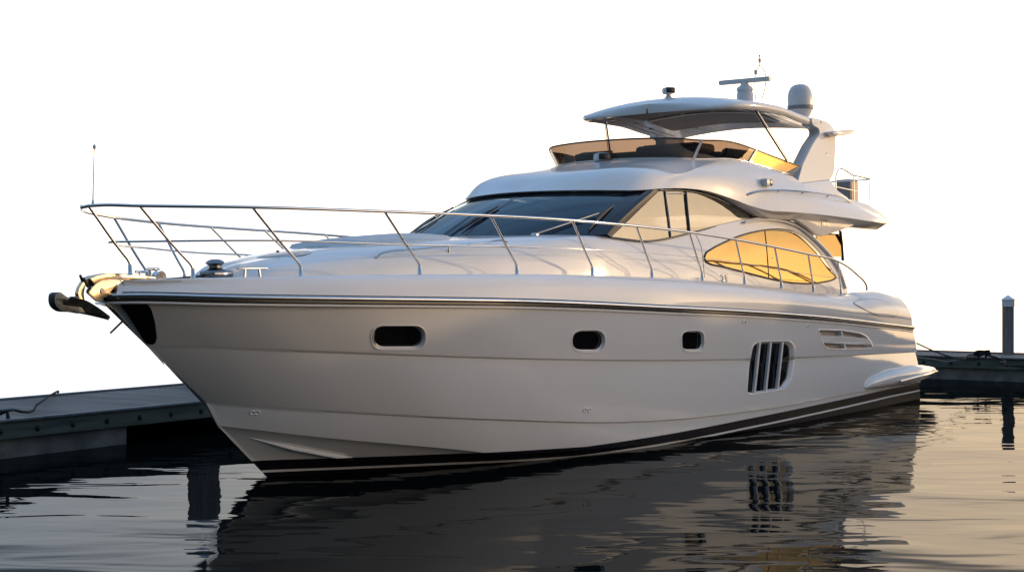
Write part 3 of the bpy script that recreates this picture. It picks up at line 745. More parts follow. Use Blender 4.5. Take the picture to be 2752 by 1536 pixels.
for k, i in enumerate(seg):
    t = k/(len(seg)-1); wd = 1.5+9*min(1, t*1.6)*(1 if t < .9 else (1-t)*10); x, y = aw[i]; dx, dy = ctr[0]-x, ctr[1]-y; l = math.hypot(dx, dy); nx, ny = dx/l, dy/l
    rows[0].append(cabin.pt(x-nx*1.5, y-ny*1.5, .004)); rows[1].append(cabin.pt(x-nx*1, y-ny*1, .02)); rows[2].append(cabin.pt(x+nx*wd*.8, y+ny*wd*.8, .018)); rows[3].append(cabin.pt(x+nx*wd, y+ny*wd, .009))
b.grid(rows); b.build('arch_trim', BLACK, afw, smooth=40)
b = MB(); b.tube([cabin.pt(x, y, .009) for x, y in resample(aw, 160)]+[cabin.pt(*aw[0], .009)], .015, 6); b.build('seal', RUBBER, afw)
b = MB(); b.tube([cabin.pt(x, y, .010) for x, y in Zb([(782, 180), (800, 330), (818, 550), (830, 752)])], .009, 6); b.build('pane_joint', RUBBER, afw)
# mould line over the aft window and a panel joint ahead of it
b = MB(); b.tube(spline([WF(x, y, lambda u, z: Ws(u, z)+.035) for x, y in ((2000, 597), (2060, 590), (2112, 597), (2150, 612), (2178, 634), (2207, 661), (2231, 688), (2256, 728), (2272, 775))], 60), .035, 10, flat=.6); b.mirror(); b.build('arch_moulding', GEL, yacht, smooth=80, split=True)
b = MB(); b.tube([cabin.pt(x, y, .001) for x, y in ((1868, 628), (1876, 642), (1884, 662), (1888, 690), (1891, 720), (1893, 745))], .005, 6); b.build('panel_joint', RUBBER, yacht)

# ------------------------------------------------------------------ saloon side windows
G = lambda u, z: 1.80-.20*(z-2.9)
panes = [([(1771, 512), (1785, 512)], [(1641, 637), (1800, 638)]), ([(1785, 512), (1840, 514)], [(1800, 638), (1850, 627)]),
         ([(1842, 514), (1875, 519), (1915, 530), (1952, 547), (1985, 563), (2015, 579)], [(1852, 626), (1930, 607), (2014, 588)])]
bot_full = [(1638, 637), (1690, 644), (1729, 648), (1760, 646), (1800, 639), (1850, 627), (1930, 607), (2015, 588)]
panes[0] = ([(1771, 512), (1785, 512)], [(1641, 638), (1690, 645), (1729, 649), (1760, 647), (1800, 640)])
swf = []
for k, (tp, bt_) in enumerate(panes):
    for sgn in (1, -1):
        o = MB().grid(glaze(tp, bt_, G, 24, 10, side=sgn)).build('side_window', SIDEG, yacht, smooth=60, zc=2.0)
        if sgn > 0: swf.append(o)
def line_strip(pts, f, r, off, name, m, parent, n=30, flat=.5, both=True):
    b = MB(); b.tube(spline([(lambda p: (p[0], p[1]+off, p[2]))(WF(x, y, f)) for x, y in pts], n), r, 8, flat=None)
    if both: b.mirror()
    return b.build(name, m, parent, smooth=60, split=True)
line_strip(bot_full, G, .014, .004, 'window_gasket', BLACK, swf[2])
line_strip([(1771, 511), (1840, 513), (1875, 518), (1915, 529), (1952, 546), (1985, 562), (2017, 577)], G, .016, .004, 'window_gasket', BLACK, swf[2])
line_strip([(1785, 512), (1792, 570), (1801, 640)], G, .014, .006, 'window_divider', BLACK, swf[1])
line_strip([(1841, 514), (1846, 570), (1852, 627)], G, .026, .006, 'window_divider', BLACK, swf[1])
line_strip([(1789, 519), (1797, 575), (1804, 634)], G, .007, .004, 'sliding_frame', STEEL, swf[1])
line_strip([(1788, 518), (1838, 520)], G, .012, .004, 'sliding_frame', STEEL, swf[1])
line_strip([(2017, 576), (2018, 590)], G, .02, .004, 'window_gasket', BLACK, swf[2], n=4)
line_strip([(1640, 637), (1705, 575), (1771, 511)], G, .008, .004, 'window_gasket', BLACK, swf[0])

# ------------------------------------------------------------------ windscreen
wb_ = lambda w: (4.16+.258*w*w, w, 2.935-.008*w*w); wt_ = lambda w: (5.79+.25*w*w, w*.90, 3.605-.012*w*w)
WM = 1.76
corner_b = WF(1606, 632, lambda u, z: 1.74); corner_t = WF(1730, 512, lambda u, z: 1.57)
print('WS', W(1035,640,-1.74), W(1205,530,-1.57), W(1240,632,0), W(1408,516,0)); print('ws corners', corner_b, corner_t, [round(c) for c in proj(wb_(WM))], [round(c) for c in proj(wt_(WM))], [round(c) for c in proj(wb_(-WM))], [round(c) for c in proj(wt_(-WM))])
def ws(w, t, off=0.0, crown=.04):
    a, c = wb_(w), wt_(w); p = lerp(a, c, t); k = 4*t*(1-t)*crown
    return (p[0]-.38*(k+off), p[1], p[2]+.92*(k+off))
def ws_quad(w0, w1, t0, t1, off, m, name, parent, n=24, th=.0, lean0=0, lean1=0):
    b = MB(); rows = []
    for k in range(13):
        t = t0+(t1-t0)*k/12
        rows.append([ws(lerp((w0+lean0*t,), (w1+lean1*t,), j/(n-1))[0], t, off) for j in range(n)])
    b.grid(rows); return b.build(name, m, parent, smooth=60, zc=2.2)
wsn = []
for w0, w1 in ((.02, WM), (-WM, -.02)): wsn.append(ws_quad(w0, w1, 0.0, 1.0, 0.0, WSG, 'windscreen', yacht))
b = MB()
for (w0, w1, t0, t1) in ((-WM, WM, .955, 1.0), (-WM, WM, 0.0, .02), (-.05, .05, 0, 1), (1.66, WM+.02, 0, 1), (-WM-.02, -1.66, 0, 1)):
    b.grid([[ws(w0+(w1-w0)*j/30, t0+(t1-t0)*k/10, .004) for j in range(31)] for k in range(11)])
b.build('windscreen_frame', NAVY, wsn[0], smooth=60, zc=2.2)
# dark corner pillar between windscreen and side glass
for sgn in (1, -1):
    ra, rb, rc = [], [], []
    for k in range(13):
        t = k/12; a = np.array(ws(WM, t, .002)); c = np.array(WF(1641+(1771-1641)*t, 637-(637-511.5)*t, G)); c[1] += .004
        mid = (a+c)/2+np.array([-.035, .05, .025]); m1 = a*.6+mid*.5-(a+c)/2*.1; 
        P = spline([a, mid, c], 9); ra.append([(p[0], sgn*p[1], p[2]) for p in P])
    MB().grid(ra).build('corner_pillar', NAVY, yacht, smooth=80, zc=2.2)

# dashboard and saloon seen through the glass
b = MB(); b.grid([[(u, w, 2.90-.05*(u-4)) for w in np.linspace(-1.6, 1.6, 9)] for u in (4.35, 5.0, 5.6)]); b.build('dashboard', INTER, yacht, smooth=0)
b = MB(); b.box((8.9, 0, 2.2), (8.0, 3.3, .06)); b.build('saloon_floor', INTER, yacht, smooth=0)
b = MB(); b.box((11.5, 0, 2.70), (.06, 3.3, 1.0)); b.build('saloon_bulkhead', INTER, yacht, smooth=0)
b = MB(); b.box((6.4, .85, 2.95), (.5, 1.0, .5), bev=.08); b.box((6.65, .85, 3.2), (.16, 1.0, .55), bev=.07); b.build('helm_seat', CREAM, yacht)

# ------------------------------------------------------------------ flybridge moulding
def TP(l): return [W(x, y, w) for x, y, w in l]
front = [0, .6, 1.15, 1.50]
LIP = [(wt_(w/.9)[0]-.10, w, 3.625-.012*w*w) for w in front]+TP([(1790, 506, 1.67), (1850, 506.5, 1.71), (1905, 514, 1.75), (1960, 531, 1.80), (2015, 552, 1.88), (2060, 564.5, 1.97), (2110, 568.5, 2.04), (2150, 571, 2.08), (2215, 577.5, 2.12), (2268, 584, 2.11), (2350, 596, 2.03), (2383, 601, 1.88)])
CR = [(7.25, 0, 4.065), (7.25, .6, 4.06), (7.35, 1.08, 4.045), (7.65, 1.40, 4.00)]+TP([(1815, 461, 1.56), (1878, 454.5, 1.62), (1935, 457, 1.68), (1985, 464, 1.73), (2035, 472, 1.78), (2080, 481.5, 1.82), (2110, 489, 1.85), (2145, 498, 1.88), (2205, 515, 1.87), (2262, 531, 1.84), (2353, 575, 1.82), (2385, 596, 1.76)])
CO = [(8.25, 0, 4.22), (8.33, .6, 4.215), (8.55, 1.08, 4.20), (8.93, 1.33, 4.19)]+TP([(1956, 428.5, 1.53), (1985, 431.5, 1.58), (2015, 438, 1.62), (2045, 446, 1.66), (2080, 457, 1.71), (2105, 465, 1.76), (2128, 473, 1.78), (2150, 489, 1.79), (2202, 508, 1.79), (2258, 528, 1.77), (2350, 560, 1.72), (2382, 584, 1.72)])
M1 = [(6.28, 0, 3.86), (6.30, .6, 3.86), (6.45, 1.13, 3.855), (6.72, 1.49, 3.83)]+[(lambda p: (p[0], p[1]+.035, p[2]+.01))(lerp(p, q, .48)) for p, q in zip(LIP[4:], CR[4:])]
def full(r): return [(p[0], -p[1], p[2]) for p in r[:0:-1]]+r
fly_net = [full(r) for r in (LIP, M1, CR, CO)]
NF = 321
fr = []
cols = [spline(r, NF) for r in fly_net]
for seg, nn_ in (((0, 1, 2), 26),):
    pass
A_ = [[None]*NF for _ in range(27)]
for j in range(NF):
    q = spline([c[j] for c in cols], 27)
    for i in range(27): A_[i][j] = q[i]
flyl = Loft([r[NF//2:] for r in A_])
b = MB(); b.grid(A_); b.grid([[lerp(A_[i][0], A_[i][-1], k/6) for i in range(27)] for k in range(7)])
Lp = A_[0]; C_ = A_[-1]
# soffit under the lip, coaming top, cockpit sole
U1 = [(p[0]+.05*max(0, 1-abs(p[1])/1.6), p[1]*(1-.10), p[2]-.015-.09*min(1, max(0, (p[0]-9.0)/1.5))) for p in Lp]
U2 = [(p[0]+.05, p[1]*.80, p[2]-.012-.10*min(1, max(0, (p[0]-9.0)/1.5))) for p in Lp]
b.grid([Lp, U1, U2]+[[(p[0]+.05, p[1]*.80*k, p[2]-.012+.0) for p in Lp] for k in (.4, 0)])
b.build('flybridge', GEL, yacht, smooth=32, zc=lambda c: Vector((max(c.x, 6.5) if c.x < 9 else min(c.x, 14.2), 0, 3.45)), weld=.0005)
b = MB()
T1 = [(p[0]+.07*max(0, 1-abs(p[1])/1.5), p[1]*.95, p[2]+.004) for p in C_]; T2 = [(p[0]+.08*max(0, 1-abs(p[1])/1.5), p[1]*.93, min(p[2]-.03, 3.62)) for p in C_]
b.grid([C_, T1, T2]+[[(lerp(p, (max(p[0], 9.5), 0, p[2]), k)) for p in T2] for k in (.4, .75, 1)]); b.build('cockpit_liner', GEL, yacht, smooth=30, zc=lambda c: c-Vector((0, 0, 1)))
# aft wing brackets under the overhang
br = [W(x, y, 1.92) for x, y in ((2098, 571), (2130, 583), (2158, 600), (2198, 631), (2212, 634), (2262, 618), (2300, 603), (2240, 590), (2180, 578))]
b = MB(); b.prism(br, [(p[0], p[1]-.12, p[2]) for p in br]); b.mirror(); b.build('wing_bracket', GEL, yacht, smooth=30, bevel=.01, split=True)
b = MB(); st_ = [W(x, y, 1.925) for x, y in ((2092, 570), (2128, 578), (2160, 596), (2200, 630), (2208, 636), (2198, 632), (2150, 600), (2118, 583))]
# small maker's plate on the bracket
b = MB(); P = [W(x, y, 1.925) for x, y in ((2209, 597), (2229, 600), (2229, 608), (2209, 605))]
for k in range(5):
    t0, t1 = k/5+.02, k/5+.14; q = [lerp(P[0], P[1], t0), lerp(P[0], P[1], t1), lerp(P[3], P[2], t1), lerp(P[3], P[2], t0)]
    b.prism(q, [(p[0], p[1]+.008, p[2]) for p in q])
b.build('emblem', STEEL, yacht, smooth=0)
# cockpit side screen behind the arch
b = MB(); q = [W(x, y, w) for x, y, w in ((2190, 625, 1.58), (2257, 628, 1.58), (2262, 690, 1.67), (2215, 690, 1.67))]
b.prism(q, [(p[0], p[1]-.02, p[2]) for p in q]); cw = b.build('cockpit_screen', AFTG, yacht, smooth=0)
b = MB(); b.tube([W(2258, 620, 1.62), W(2262, 655, 1.62), W(2265, 700, 1.62)], .03, 8); b.build('screen_post', BLACK, cw)

# ------------------------------------------------------------------ fly screen
SB = [(8.25, 0, 4.22), (8.33, .6, 4.215), (8.55, 1.08, 4.20), (8.93, 1.33, 4.19)]+TP([(1956, 427.5, 1.53), (1985, 431, 1.58), (2015, 437.5, 1.62), (2045, 445.5, 1.66), (2080, 456.5, 1.71), (2105, 464.5, 1.76), (2128, 472.5, 1.78)])
ST = [(8.10, 0, 4.525), (8.18, .64, 4.52), (8.42, 1.16, 4.505), (8.80, 1.42, 4.48)]+TP([(1935, 377.5, 1.59), (1968, 382, 1.61), (2000, 391, 1.62), (2035, 404, 1.645), (2078, 420.5, 1.68), (2115, 434, 1.71), (2152, 447.5, 1.74)])
sb, st2 = spline(full(SB), 161), spline(full(ST), 161)
ks = 26
def scr_part(i0, i1, name, m, par):
    b = MB(); b.grid([[lerp(p, q, k/8) for p, q in zip(sb[i0:i1], st2[i0:i1])] for k in range(9)])
    return b.build(name, m, par, smooth=60, zc=lambda c: Vector((max(c.x, 10) if c.x < 9.5 else c.x, 0, c.z)))
scr = scr_part(ks, 161-ks, 'fly_screen', FLYG, yacht)
scr_part(0, ks+1, 'screen_wing', FLYGOLD, scr); scr_part(160-ks, 161, 'screen_wing', FLYGOLD, scr)
if 0: scr = b.build('fly_screen', FLYG, yacht, smooth=60, zc=lambda c: Vector((max(c.x, 10) if c.x < 9.5 else c.x, 0, c.z)))
b = MB(); b.tube(st2, .014, 8); b.build('top_rail', BLACK, scr, smooth=60)
b = MB(); b.tube([(p[0]-.004, p[1], p[2]+.006) for p in sb], .012, 8); b.build('base_channel', STEEL, scr, smooth=60)
b = MB()
for i in (160-52, 52, 160-26, 26):
    p, q = Vector(sb[i]), Vector(st2[i]); t = (Vector(sb[i+1])-Vector(sb[i-1])).normalized(); n = t.cross(q-p).normalized()
    if n.y*p.y < 0: n = -n
    wv = t*.028; A = [p-wv+n*.004, p+wv+n*.004, q+wv*.8+n*.004, q-wv*.8+n*.004]
    b.prism([tuple(x) for x in A], [tuple(x+n*.014) for x in A])
b.build('mullion', PLASTIC, scr, smooth=0, split=True)
b = MB()
for s_ in (1, -1):
    A = [W(2128, 472.5, 1.79), W(2152, 447.5, 1.75), W(2143, 448, 1.75), W(2108, 466, 1.77)]; A = [(p[0], s_*(p[1]+.006), p[2]) for p in A]
    b.prism(A, [(p[0], p[1]-s_*.016, p[2]) for p in A])
b.build('end_panel', BLACK, scr, smooth=0, split=True)
# helm console and seats behind the screen
b = MB(); b.box((9.40, .05, 4.16), (.55, 2.3, .50), bev=.06); b.box((9.55, .55, 4.22), (.6, 1.2, .55), bev=.06); b.box((9.45, .55, 4.46), (.25, 1.0, .10), bev=.03); b.build('helm_console', GREYV, yacht)
b = MB(); b.box((9.3, -.85, 4.30), (.28, .60, .30), bev=.02, rot=Matrix.Rotation(R(-12), 3, 'Y')); b.build('chart_display', GREYV, yacht)
b = MB(); b.box((10.3, 1.15, 4.1), (1.6, .55, .5), bev=.1); b.box((10.4, 1.40, 4.26), (1.5, .16, .30), bev=.07); b.build('port_settee', GREYV, yacht)
b = MB(); b.box((10.6, -.9, 4.1), (1.4, 1.0, .5), bev=.1); b.box((11.2, -.9, 4.2), (.16, 1.0, .3), bev=.07); b.build('helm_bench', GREYV, yacht)

# ------------------------------------------------------------------ hardtop and its arch
HE = pch([9.70, 10.0, 10.6, 11.3, 12.2, 12.8, 13.25], [5.10, 5.16, 5.20, 5.195, 5.12, 5.07, 5.03])     # edge height along the side
HW = pch([9.62, 9.66, 9.75, 9.95, 10.3, 11, 13.3], [.0, .95, 1.25, 1.47, 1.57, 1.62, 1.62])
HT = pch([9.62, 9.9, 10.4, 13.3], [.03, .085, .12, .13])       # rim depth
CRN = pch([9.62, 10.2, 11.5, 13.3], [.13, .19, .20, .16])
rows = []
us = [9.62, 9.64, 9.67, 9.72, 9.8, 9.9]+list(np.linspace(10.05, 13.25, 34))
for u in us:
    w, ze, th, cr = max(.02, HW(u)), HE(u), HT(u), CRN(u)
    def top(k): return (u, w*k, ze+cr*(1-k**2.2))
    r_ = [top(k) for k in (0, .2, .4, .6, .75, .86, .93)]
    r_ += [(u, w*.975, ze+.012), (u, w*.995, ze-th*.25), (u, w*.997, ze-th*.55), (u, w*.985, ze-th*.85), (u, w*.96, ze-th)]
    r_ += [(u, w*k, ze-th+.02*(1-k)+cr*.75*(1-k**2)) for k in (.90, .80, .6, .4, .2, 0)]
    rows.append(r_+[(p[0], -p[1], p[2]) for p in r_[-2:0:-1]])
b = MB(); b.grid(rows, cl_col=True)
o0 = 0; n_ = len(rows[0]); q0 = (len(rows)-1)*n_
b.f.append(tuple(range(n_))); b.f.append(tuple(q0+k for k in reversed(range(n_)))); b.m += [0, 0]
hard = b.build('hardtop', GEL, yacht, smooth=40)
# headliner with two sunken roof panels
b = MB(); rr = []
for u in np.linspace(9.95, 13.0, 26):
    w, ze, th, cr = HW(u), HE(u), HT(u), CRN(u)
    rr.append([(u, w*k, ze-th+.012+.02*(1-abs(k))+cr*.75*(1-k**2)-.012) for k in np.linspace(-.93, .93, 21)])
b.grid(rr); b.build('headliner', HEAD, hard, smooth=60, zc=lambda c: c+Vector((0, 0, 1)))
def under(u, w): 
    k = w/HW(u); return HE(u)-HT(u)+.02*(1-abs(k))+CRN(u)*.75*(1-k**2)
for (ua, ub_, wa, wc) in ((10.35, 11.35, -1.05, 1.05), (11.55, 12.5, -1.05, 1.05)):
    b = MB(); rim = []
    q = [(ua, wa), (ub_, wa), (ub_, wc), (ua, wc)]
    P = resample(rounded(q, .08), 60)
    lo_ = [(u, w, under(u, w)-.030) for u, w in P]; hi_ = [(u, w, under(u, w)+.02) for u, w in P]
    ou = [(u+(.05 if u > (ua+ub_)/2 else -.05), w+(.05 if w > 0 else -.05), under(u, w)-.022) for u, w in P]
    b.grid([ou, lo_, hi_], cl_col=True); b.build('roof_frame', SOFT, hard, smooth=40)
    b = MB(); b.grid([[(ua+(ub_-ua)*i/8, wa+(wc-wa)*j/12, under(ua+(ub_-ua)*i/8, wa+(wc-wa)*j/12)-.016) for j in range(13)] for i in range(9)])
    b.build('roof_panel', mat('roof_blind', (.20, .17, .15), .7, nscale=12, namt=.08), hard, smooth=60, zc=lambda c: c+Vector((0, 0, 1)))
for u, w in ((10.2, .6), (10.2, -.6), (11.45, 1.25), (11.45, -1.25), (12.7, .7), (12.7, -.7), (11.45, .3), (11.45, -.3), (10.7, -1.3), (12.1, -1.3)):
    b = MB(); z = under(u, w)-.014; b.lathe((u, w, z+.01), [(.045, 0), (.045, -.012), (.03, -.016)], 16); b.build('downlight', STEEL, hard, smooth=40)
# swept legs
lg_out = [(2176, 318, 1.60), (2205, 322, 1.62), (2229, 332, 1.63), (2243, 352, 1.64), (2244, 393, 1.68), (2240, 463, 1.74), (2232, 481, 1.76), (2185, 487, 1.77), (2142, 492, 1.77), (2156, 445, 1.74), (2183, 389, 1.69), (2203, 360, 1.66), (2199, 345, 1.64), (2180, 336, 1.62)]
A = TP(lg_out); ul = [p[0] for p in A]
A = rounded([(p[0], p[2]) for p in A], [.05, .1, .12, .08, .05, .05, .04, .05, .04, .05, .08, .10, .05, .05], 4)
wz = lambda z: 1.77-.125*(z-4.0)
b = MB()
for sgn in (1, -1):
    lo_ = [(u, sgn*wz(z), z) for u, z in A]; li = [(u+.02, sgn*(wz(z)-.22), z) for u, z in A]; mid = [(u, sgn*(wz(z)-.02), z) for u, z in grow(A, .012)]; mid2 = [(u, sgn*(wz(z)-.19), z) for u, z in grow(A, .012)]
    b.grid([lo_, mid, mid2, li], cl_col=True); n_ = len(A); o_ = len(b.v)-4*n_
    b.f += [tuple(o_+k for k in range(n_)), tuple(o_+3*n_+k for k in range(n_))]; b.m += [0, 0]
b.build('hardtop_leg', GEL, yacht, smooth=35, split=True)
# plinth the leg stands on
b = MB()
P_ = TP([(2139, 494, 1.80), (2232, 483, 1.80), (2252, 512, 1.80), (2282, 534, 1.78), (2262, 534, 1.84), (2205, 517, 1.87), (2150, 500, 1.88)])
b.prism(P_, [(p[0], p[1]-.30, p[2]) for p in P_]); b.mirror(); b.build('leg_plinth', GEL, yacht, smooth=30, bevel=.015, split=True)
# wing light bracket on the leg
b = MB()
for sgn in (1,):
    P_ = TP([(2216, 356, 1.66), (2234, 352, 1.68), (2262, 350, 1.70), (2276, 351, 1.70), (2277, 358, 1.70), (2258, 364, 1.70), (2232, 367, 1.69), (2217, 363, 1.66)])
    b.prism([(p[0], p[1]+.16, p[2]) for p in P_], [(p[0], p[1]-.03, p[2]) for p in P_])
b.mirror(); b.build('side_bracket', GEL, yacht, smooth=35, bevel=.012, split=True)
b = MB()
for x, y, r in ((2222, 416, .045), (2228, 428, .025), (2207, 329, .02)):
    p = W(x, y, wz(4.5)+.003); b.lathe(p, [(r, -.01), (r, .006), (r*.7, .01)], 16, (0, 1, .12))
b.build('leg_fitting', PLASTIC, yacht, split=True)
def strut(pts, w, r, name='strut', m=STEEL):
    for sgn in (1, -1):
        a, c = [W(*p, w_) for p, w_ in zip(pts, w)]
        a = (a[0], sgn*a[1], a[2]); c = (c[0], sgn*c[1], c[2])
        b = MB(); b.tube([a, c], r, 10); b.tube([lerp(a, c, -.01), lerp(a, c, .05)], r*1.7, 10); b.build(name, m, yacht)
strut([(2019, 283), (2117, 436)], (1.42, 1.72), .017)
strut([(2026, 284), (2120, 432)], (1.46, 1.75), .008)

# ------------------------------------------------------------------ gear on the hardtop
def htop(u, w): k = abs(w)/HW(u); return HE(u)+CRN(u)*(1-k**2.2)
def at_top(x, y, w):                                  # foot pixel -> boat point on plane w
    return W(x, y, w)
def root(name, p, label=None): 
    o = bpy.data.objects.new(name, None); col.objects.link(o); o.parent = yacht; o.location = (p[0], -p[1], p[2]); o.empty_display_size = .1; return o
# open-array radar
p = W(2002, 252, .35); zt = htop(min(p[0], 13), .35); z0 = zt-.03; zp = p[2]
pc = (p[0], .35, z0)
b = MB(); sc_ = 4600/((MW @ Vector((p[0], -p[1], p[2]))).y)
def zpx(y, pt): q = MW @ Vector((pt[0], -pt[1], pt[2])); return (HC+(HY-y)*q.y/F)-q.z+pt[2]
zA, zB, zC = zpx(257, p), zpx(232, p), zpx(222, p)
b.lathe((p[0], .35, min(z0, zA-.05)), [(.155, 0), (.15, zA-min(z0, zA-.05)+.03), (.13, zA-min(z0, zA-.05)+.10), (.155, zB-min(z0, zA-.05)-.08), (.14, zB-min(z0, zA-.05)-.02), (.09, zB-min(z0, zA-.05)+.01), (.05, zC-min(z0, zA-.05)+.01)], 20)
rad = b.build('radar', PLASTIC, yacht, smooth=50)
bar = [W(1927, 227, .35), W(2071, 215, .35)]
p1, p2 = Vector((p[0]-.55, 0, 0)), None
# the bar: find its two ends on the horizontal plane at its own height
def on_z(x, y, z):
    d = ray(x, y); t = (z-OL.z)/d.z; return (OL.x+d.x*t, -(OL.y+d.y*t), z)
zb = zC+.03; ya = 221
cbar = Vector((p[0], .35, zb))
best = None
for a in range(0, 180, 2):
    e = Vector((math.cos(R(a)), math.sin(R(a)), 0)); 
    for L_ in (.5, .6, .7, .8, .9):
        A1 = proj(cbar-e*L_); A2 = proj(cbar+e*L_); 
        if A1[0] > A2[0]: A1, A2 = A2, A1
        er = abs(A1[0]-1929)+abs(A2[0]-2070)+2*abs((A1[1]-A2[1])-12)
        if best is None or er < best[0]: best = (er, a, L_)
print('bar', best, 'radar p', p, zt)
b = MB(); b.box(tuple(cbar), (best[2]*2, .11, .085), bev=.02, rot=Matrix.Rotation(R(best[1]), 3, 'Z')); b.build('scanner_bar', PLASTIC, rad, smooth=40)
# satellite dome
p = W(2151, 300, 1.05); zt_ = htop(min(p[0], 13.2), 1.05); r_ = 34*((MW @ Vector((p[0], -p[1], p[2]))).y)/F; zb_ = p[2]; hh = zpx(226, p)-zb_
b = MB(); b.lathe((p[0], 1.05, min(zt_, zb_)-.03), [(r_*.55, 0), (r_*.6, .05), (r_*.95, zb_-min(zt_, zb_)+.05), (r_, zb_-min(zt_, zb_)+.10)]+[(r_*1.0, zb_-min(zt_, zb_)+.12+hh*.35), (r_*.985, zb_-min(zt_, zb_)+.03+hh*.55), (r_*.90, zb_-min(zt_, zb_)+.03+hh*.74), (r_*.70, zb_-min(zt_, zb_)+.03+hh*.90), (r_*.4, zb_-min(zt_, zb_)+.03+hh*.98), (.01, zb_-min(zt_, zb_)+.03+hh)], 36)
dome = b.build('satellite_dome', PLASTIC, yacht, smooth=60)
b = MB(); zq = min(zt_, zb_)-.03+(zb_-min(zt_, zb_))+.10; b.lathe((p[0], 1.05, zq), [(r_+.004, -.035), (r_+.006, -.03), (r_+.006, .03), (r_+.003, .035)], 36); b.build('dome_band', GREYC, dome, smooth=40)
print('dome', p, r_, hh, zt_)
# searchlights
def searchlight(x, yfoot, ytop, w, x0, x1, name='searchlight'):
    p = W(x, yfoot, w); s_ = ((MW @ Vector((p[0], -p[1], p[2]))).y)/F
    H = (yfoot-ytop)*s_; wd = (x1-x0)*s_*.80; hd = H*.62
    rt = root(name, p)
    b = MB(); b.lathe((0, 0, -.02), [(.075, 0), (.07, .03), (.045, .05), (.04, H*.45), (.055, H*.5)], 18); b.build('pedestal', PLASTIC, rt, smooth=50)
    rot = Matrix.Rotation(R(-52), 3, 'Z')
    b = MB(); b.box((0, 0, H-hd/2), (wd*1.05, wd*1.0, hd), bev=.035, rot=rot); hd_ = b.build('lamp_housing', PLASTIC, rt, smooth=50)
    b = MB(); b.box(tuple(rot @ Vector((-wd*.525, 0, H-hd/2))), (.02, wd*.86, hd*.80), bev=.009, rot=rot); b.build('bezel', BLACK, hd_, smooth=50)
    b = MB(); b.box(tuple(rot @ Vector((-wd*.537, 0, H-hd/2))), (.012, wd*.6, hd*.52), bev=.005, rot=rot); b.build('lens', LAMPG, hd_, smooth=50)
searchlight(1797, 264, 235, .0, 1778, 1815)
searchlight(1618, 447, 411, .0, 1594, 1641)
# mast light and aerials
p = W(2044, 262, .1); s_ = ((MW @ Vector((p[0], -p[1], p[2]))).y)/F
def zz(y): return (262-y)*s_
rt = root('mast_light', p)
b = MB(); b.tube(spline([(0, -.10, -.05), (0, -.11, zz(235)), (0, -.085, zz(195)), (0, -.03, zz(180)), (0, 0, zz(176)), (0, .03, zz(180)), (0, .10, zz(195)), (0, .10, zz(235)), (0, .02, -.05)], 40), .010, 8); b.build('mast_frame', PLASTIC, rt)
b = MB(); b.tube([(0, 0, zz(178)), (0, 0, zz(150))], .010, 8); b.lathe((0, 0, zz(168)), [(.022, 0), (.028, .02), (.028, .06), (.02, .075)], 14); b.lathe((0, 0, zz(152)), [(.02, 0), (.022, .02), (.012, .035)], 14); b.build('anchor_lamp', PLASTIC, rt)
b = MB(); b.lathe((0, -.085, zz(199)), [(.03, 0), (.034, .01), (.034, .075), (.028, .085)], 14); b.build('steaming_lamp', PLASTIC, rt)
for x, y0, y1, w in ((1834, 260, 172, .0), (2089, 277, 240, .6)):
    a = W(x, y0+3, w); c = W(x, y1, w); b = MB(); b.tube([a, lerp(a, c, .2), c], [.006, .004, .0025], 6); b.build('whip_aerial', PLASTIC, yacht)

# camera pod and grab rail on the flybridge side
a_, b_ = flyl.at(2052, 491); c0 = Vector(flyl.ev(a_, b_)); nn = Vector(flyl.nor(a_, b_))
rt = root('camera_pod', tuple(c0))
b = MB(); b.box((-.0, .05, 0), (.20, .12, .12), bev=.012); b.build('pod_body', PLASTIC, rt, smooth=30)
b = MB(); b.box((.065, .113, 0), (.085, .012, .10), bev=.004); b.build('pod_lens', BLACK, rt, smooth=30)
gr = [(2008, 523), (2022, 518), (2040, 515), (2090, 514), (2150, 518), (2210, 526), (2262, 537), (2286, 544)]
for sgn in (1, -1):
    P_ = [flyl.pt(x, y, .05 if 0 < i < 7 else .005) for i, (x, y) in enumerate(gr)]
    b = MB(); b.tube([(p[0], sgn*p[1], p[2]) for p in spline(P_, 60)], .016, 8); gro = b.build('grab_rail', STEEL, yacht)
    for x, y in ((2090, 514), (2155, 518.5), (2222, 528)):
        p0, p1 = flyl.pt(x, y+1, 0), flyl.pt(x, y, .05); b = MB(); b.tube([(p0[0], sgn*p0[1], p0[2]), (p1[0], sgn*p1[1], p1[2])], .010, 6); b.build('rail_post', STEEL, gro)
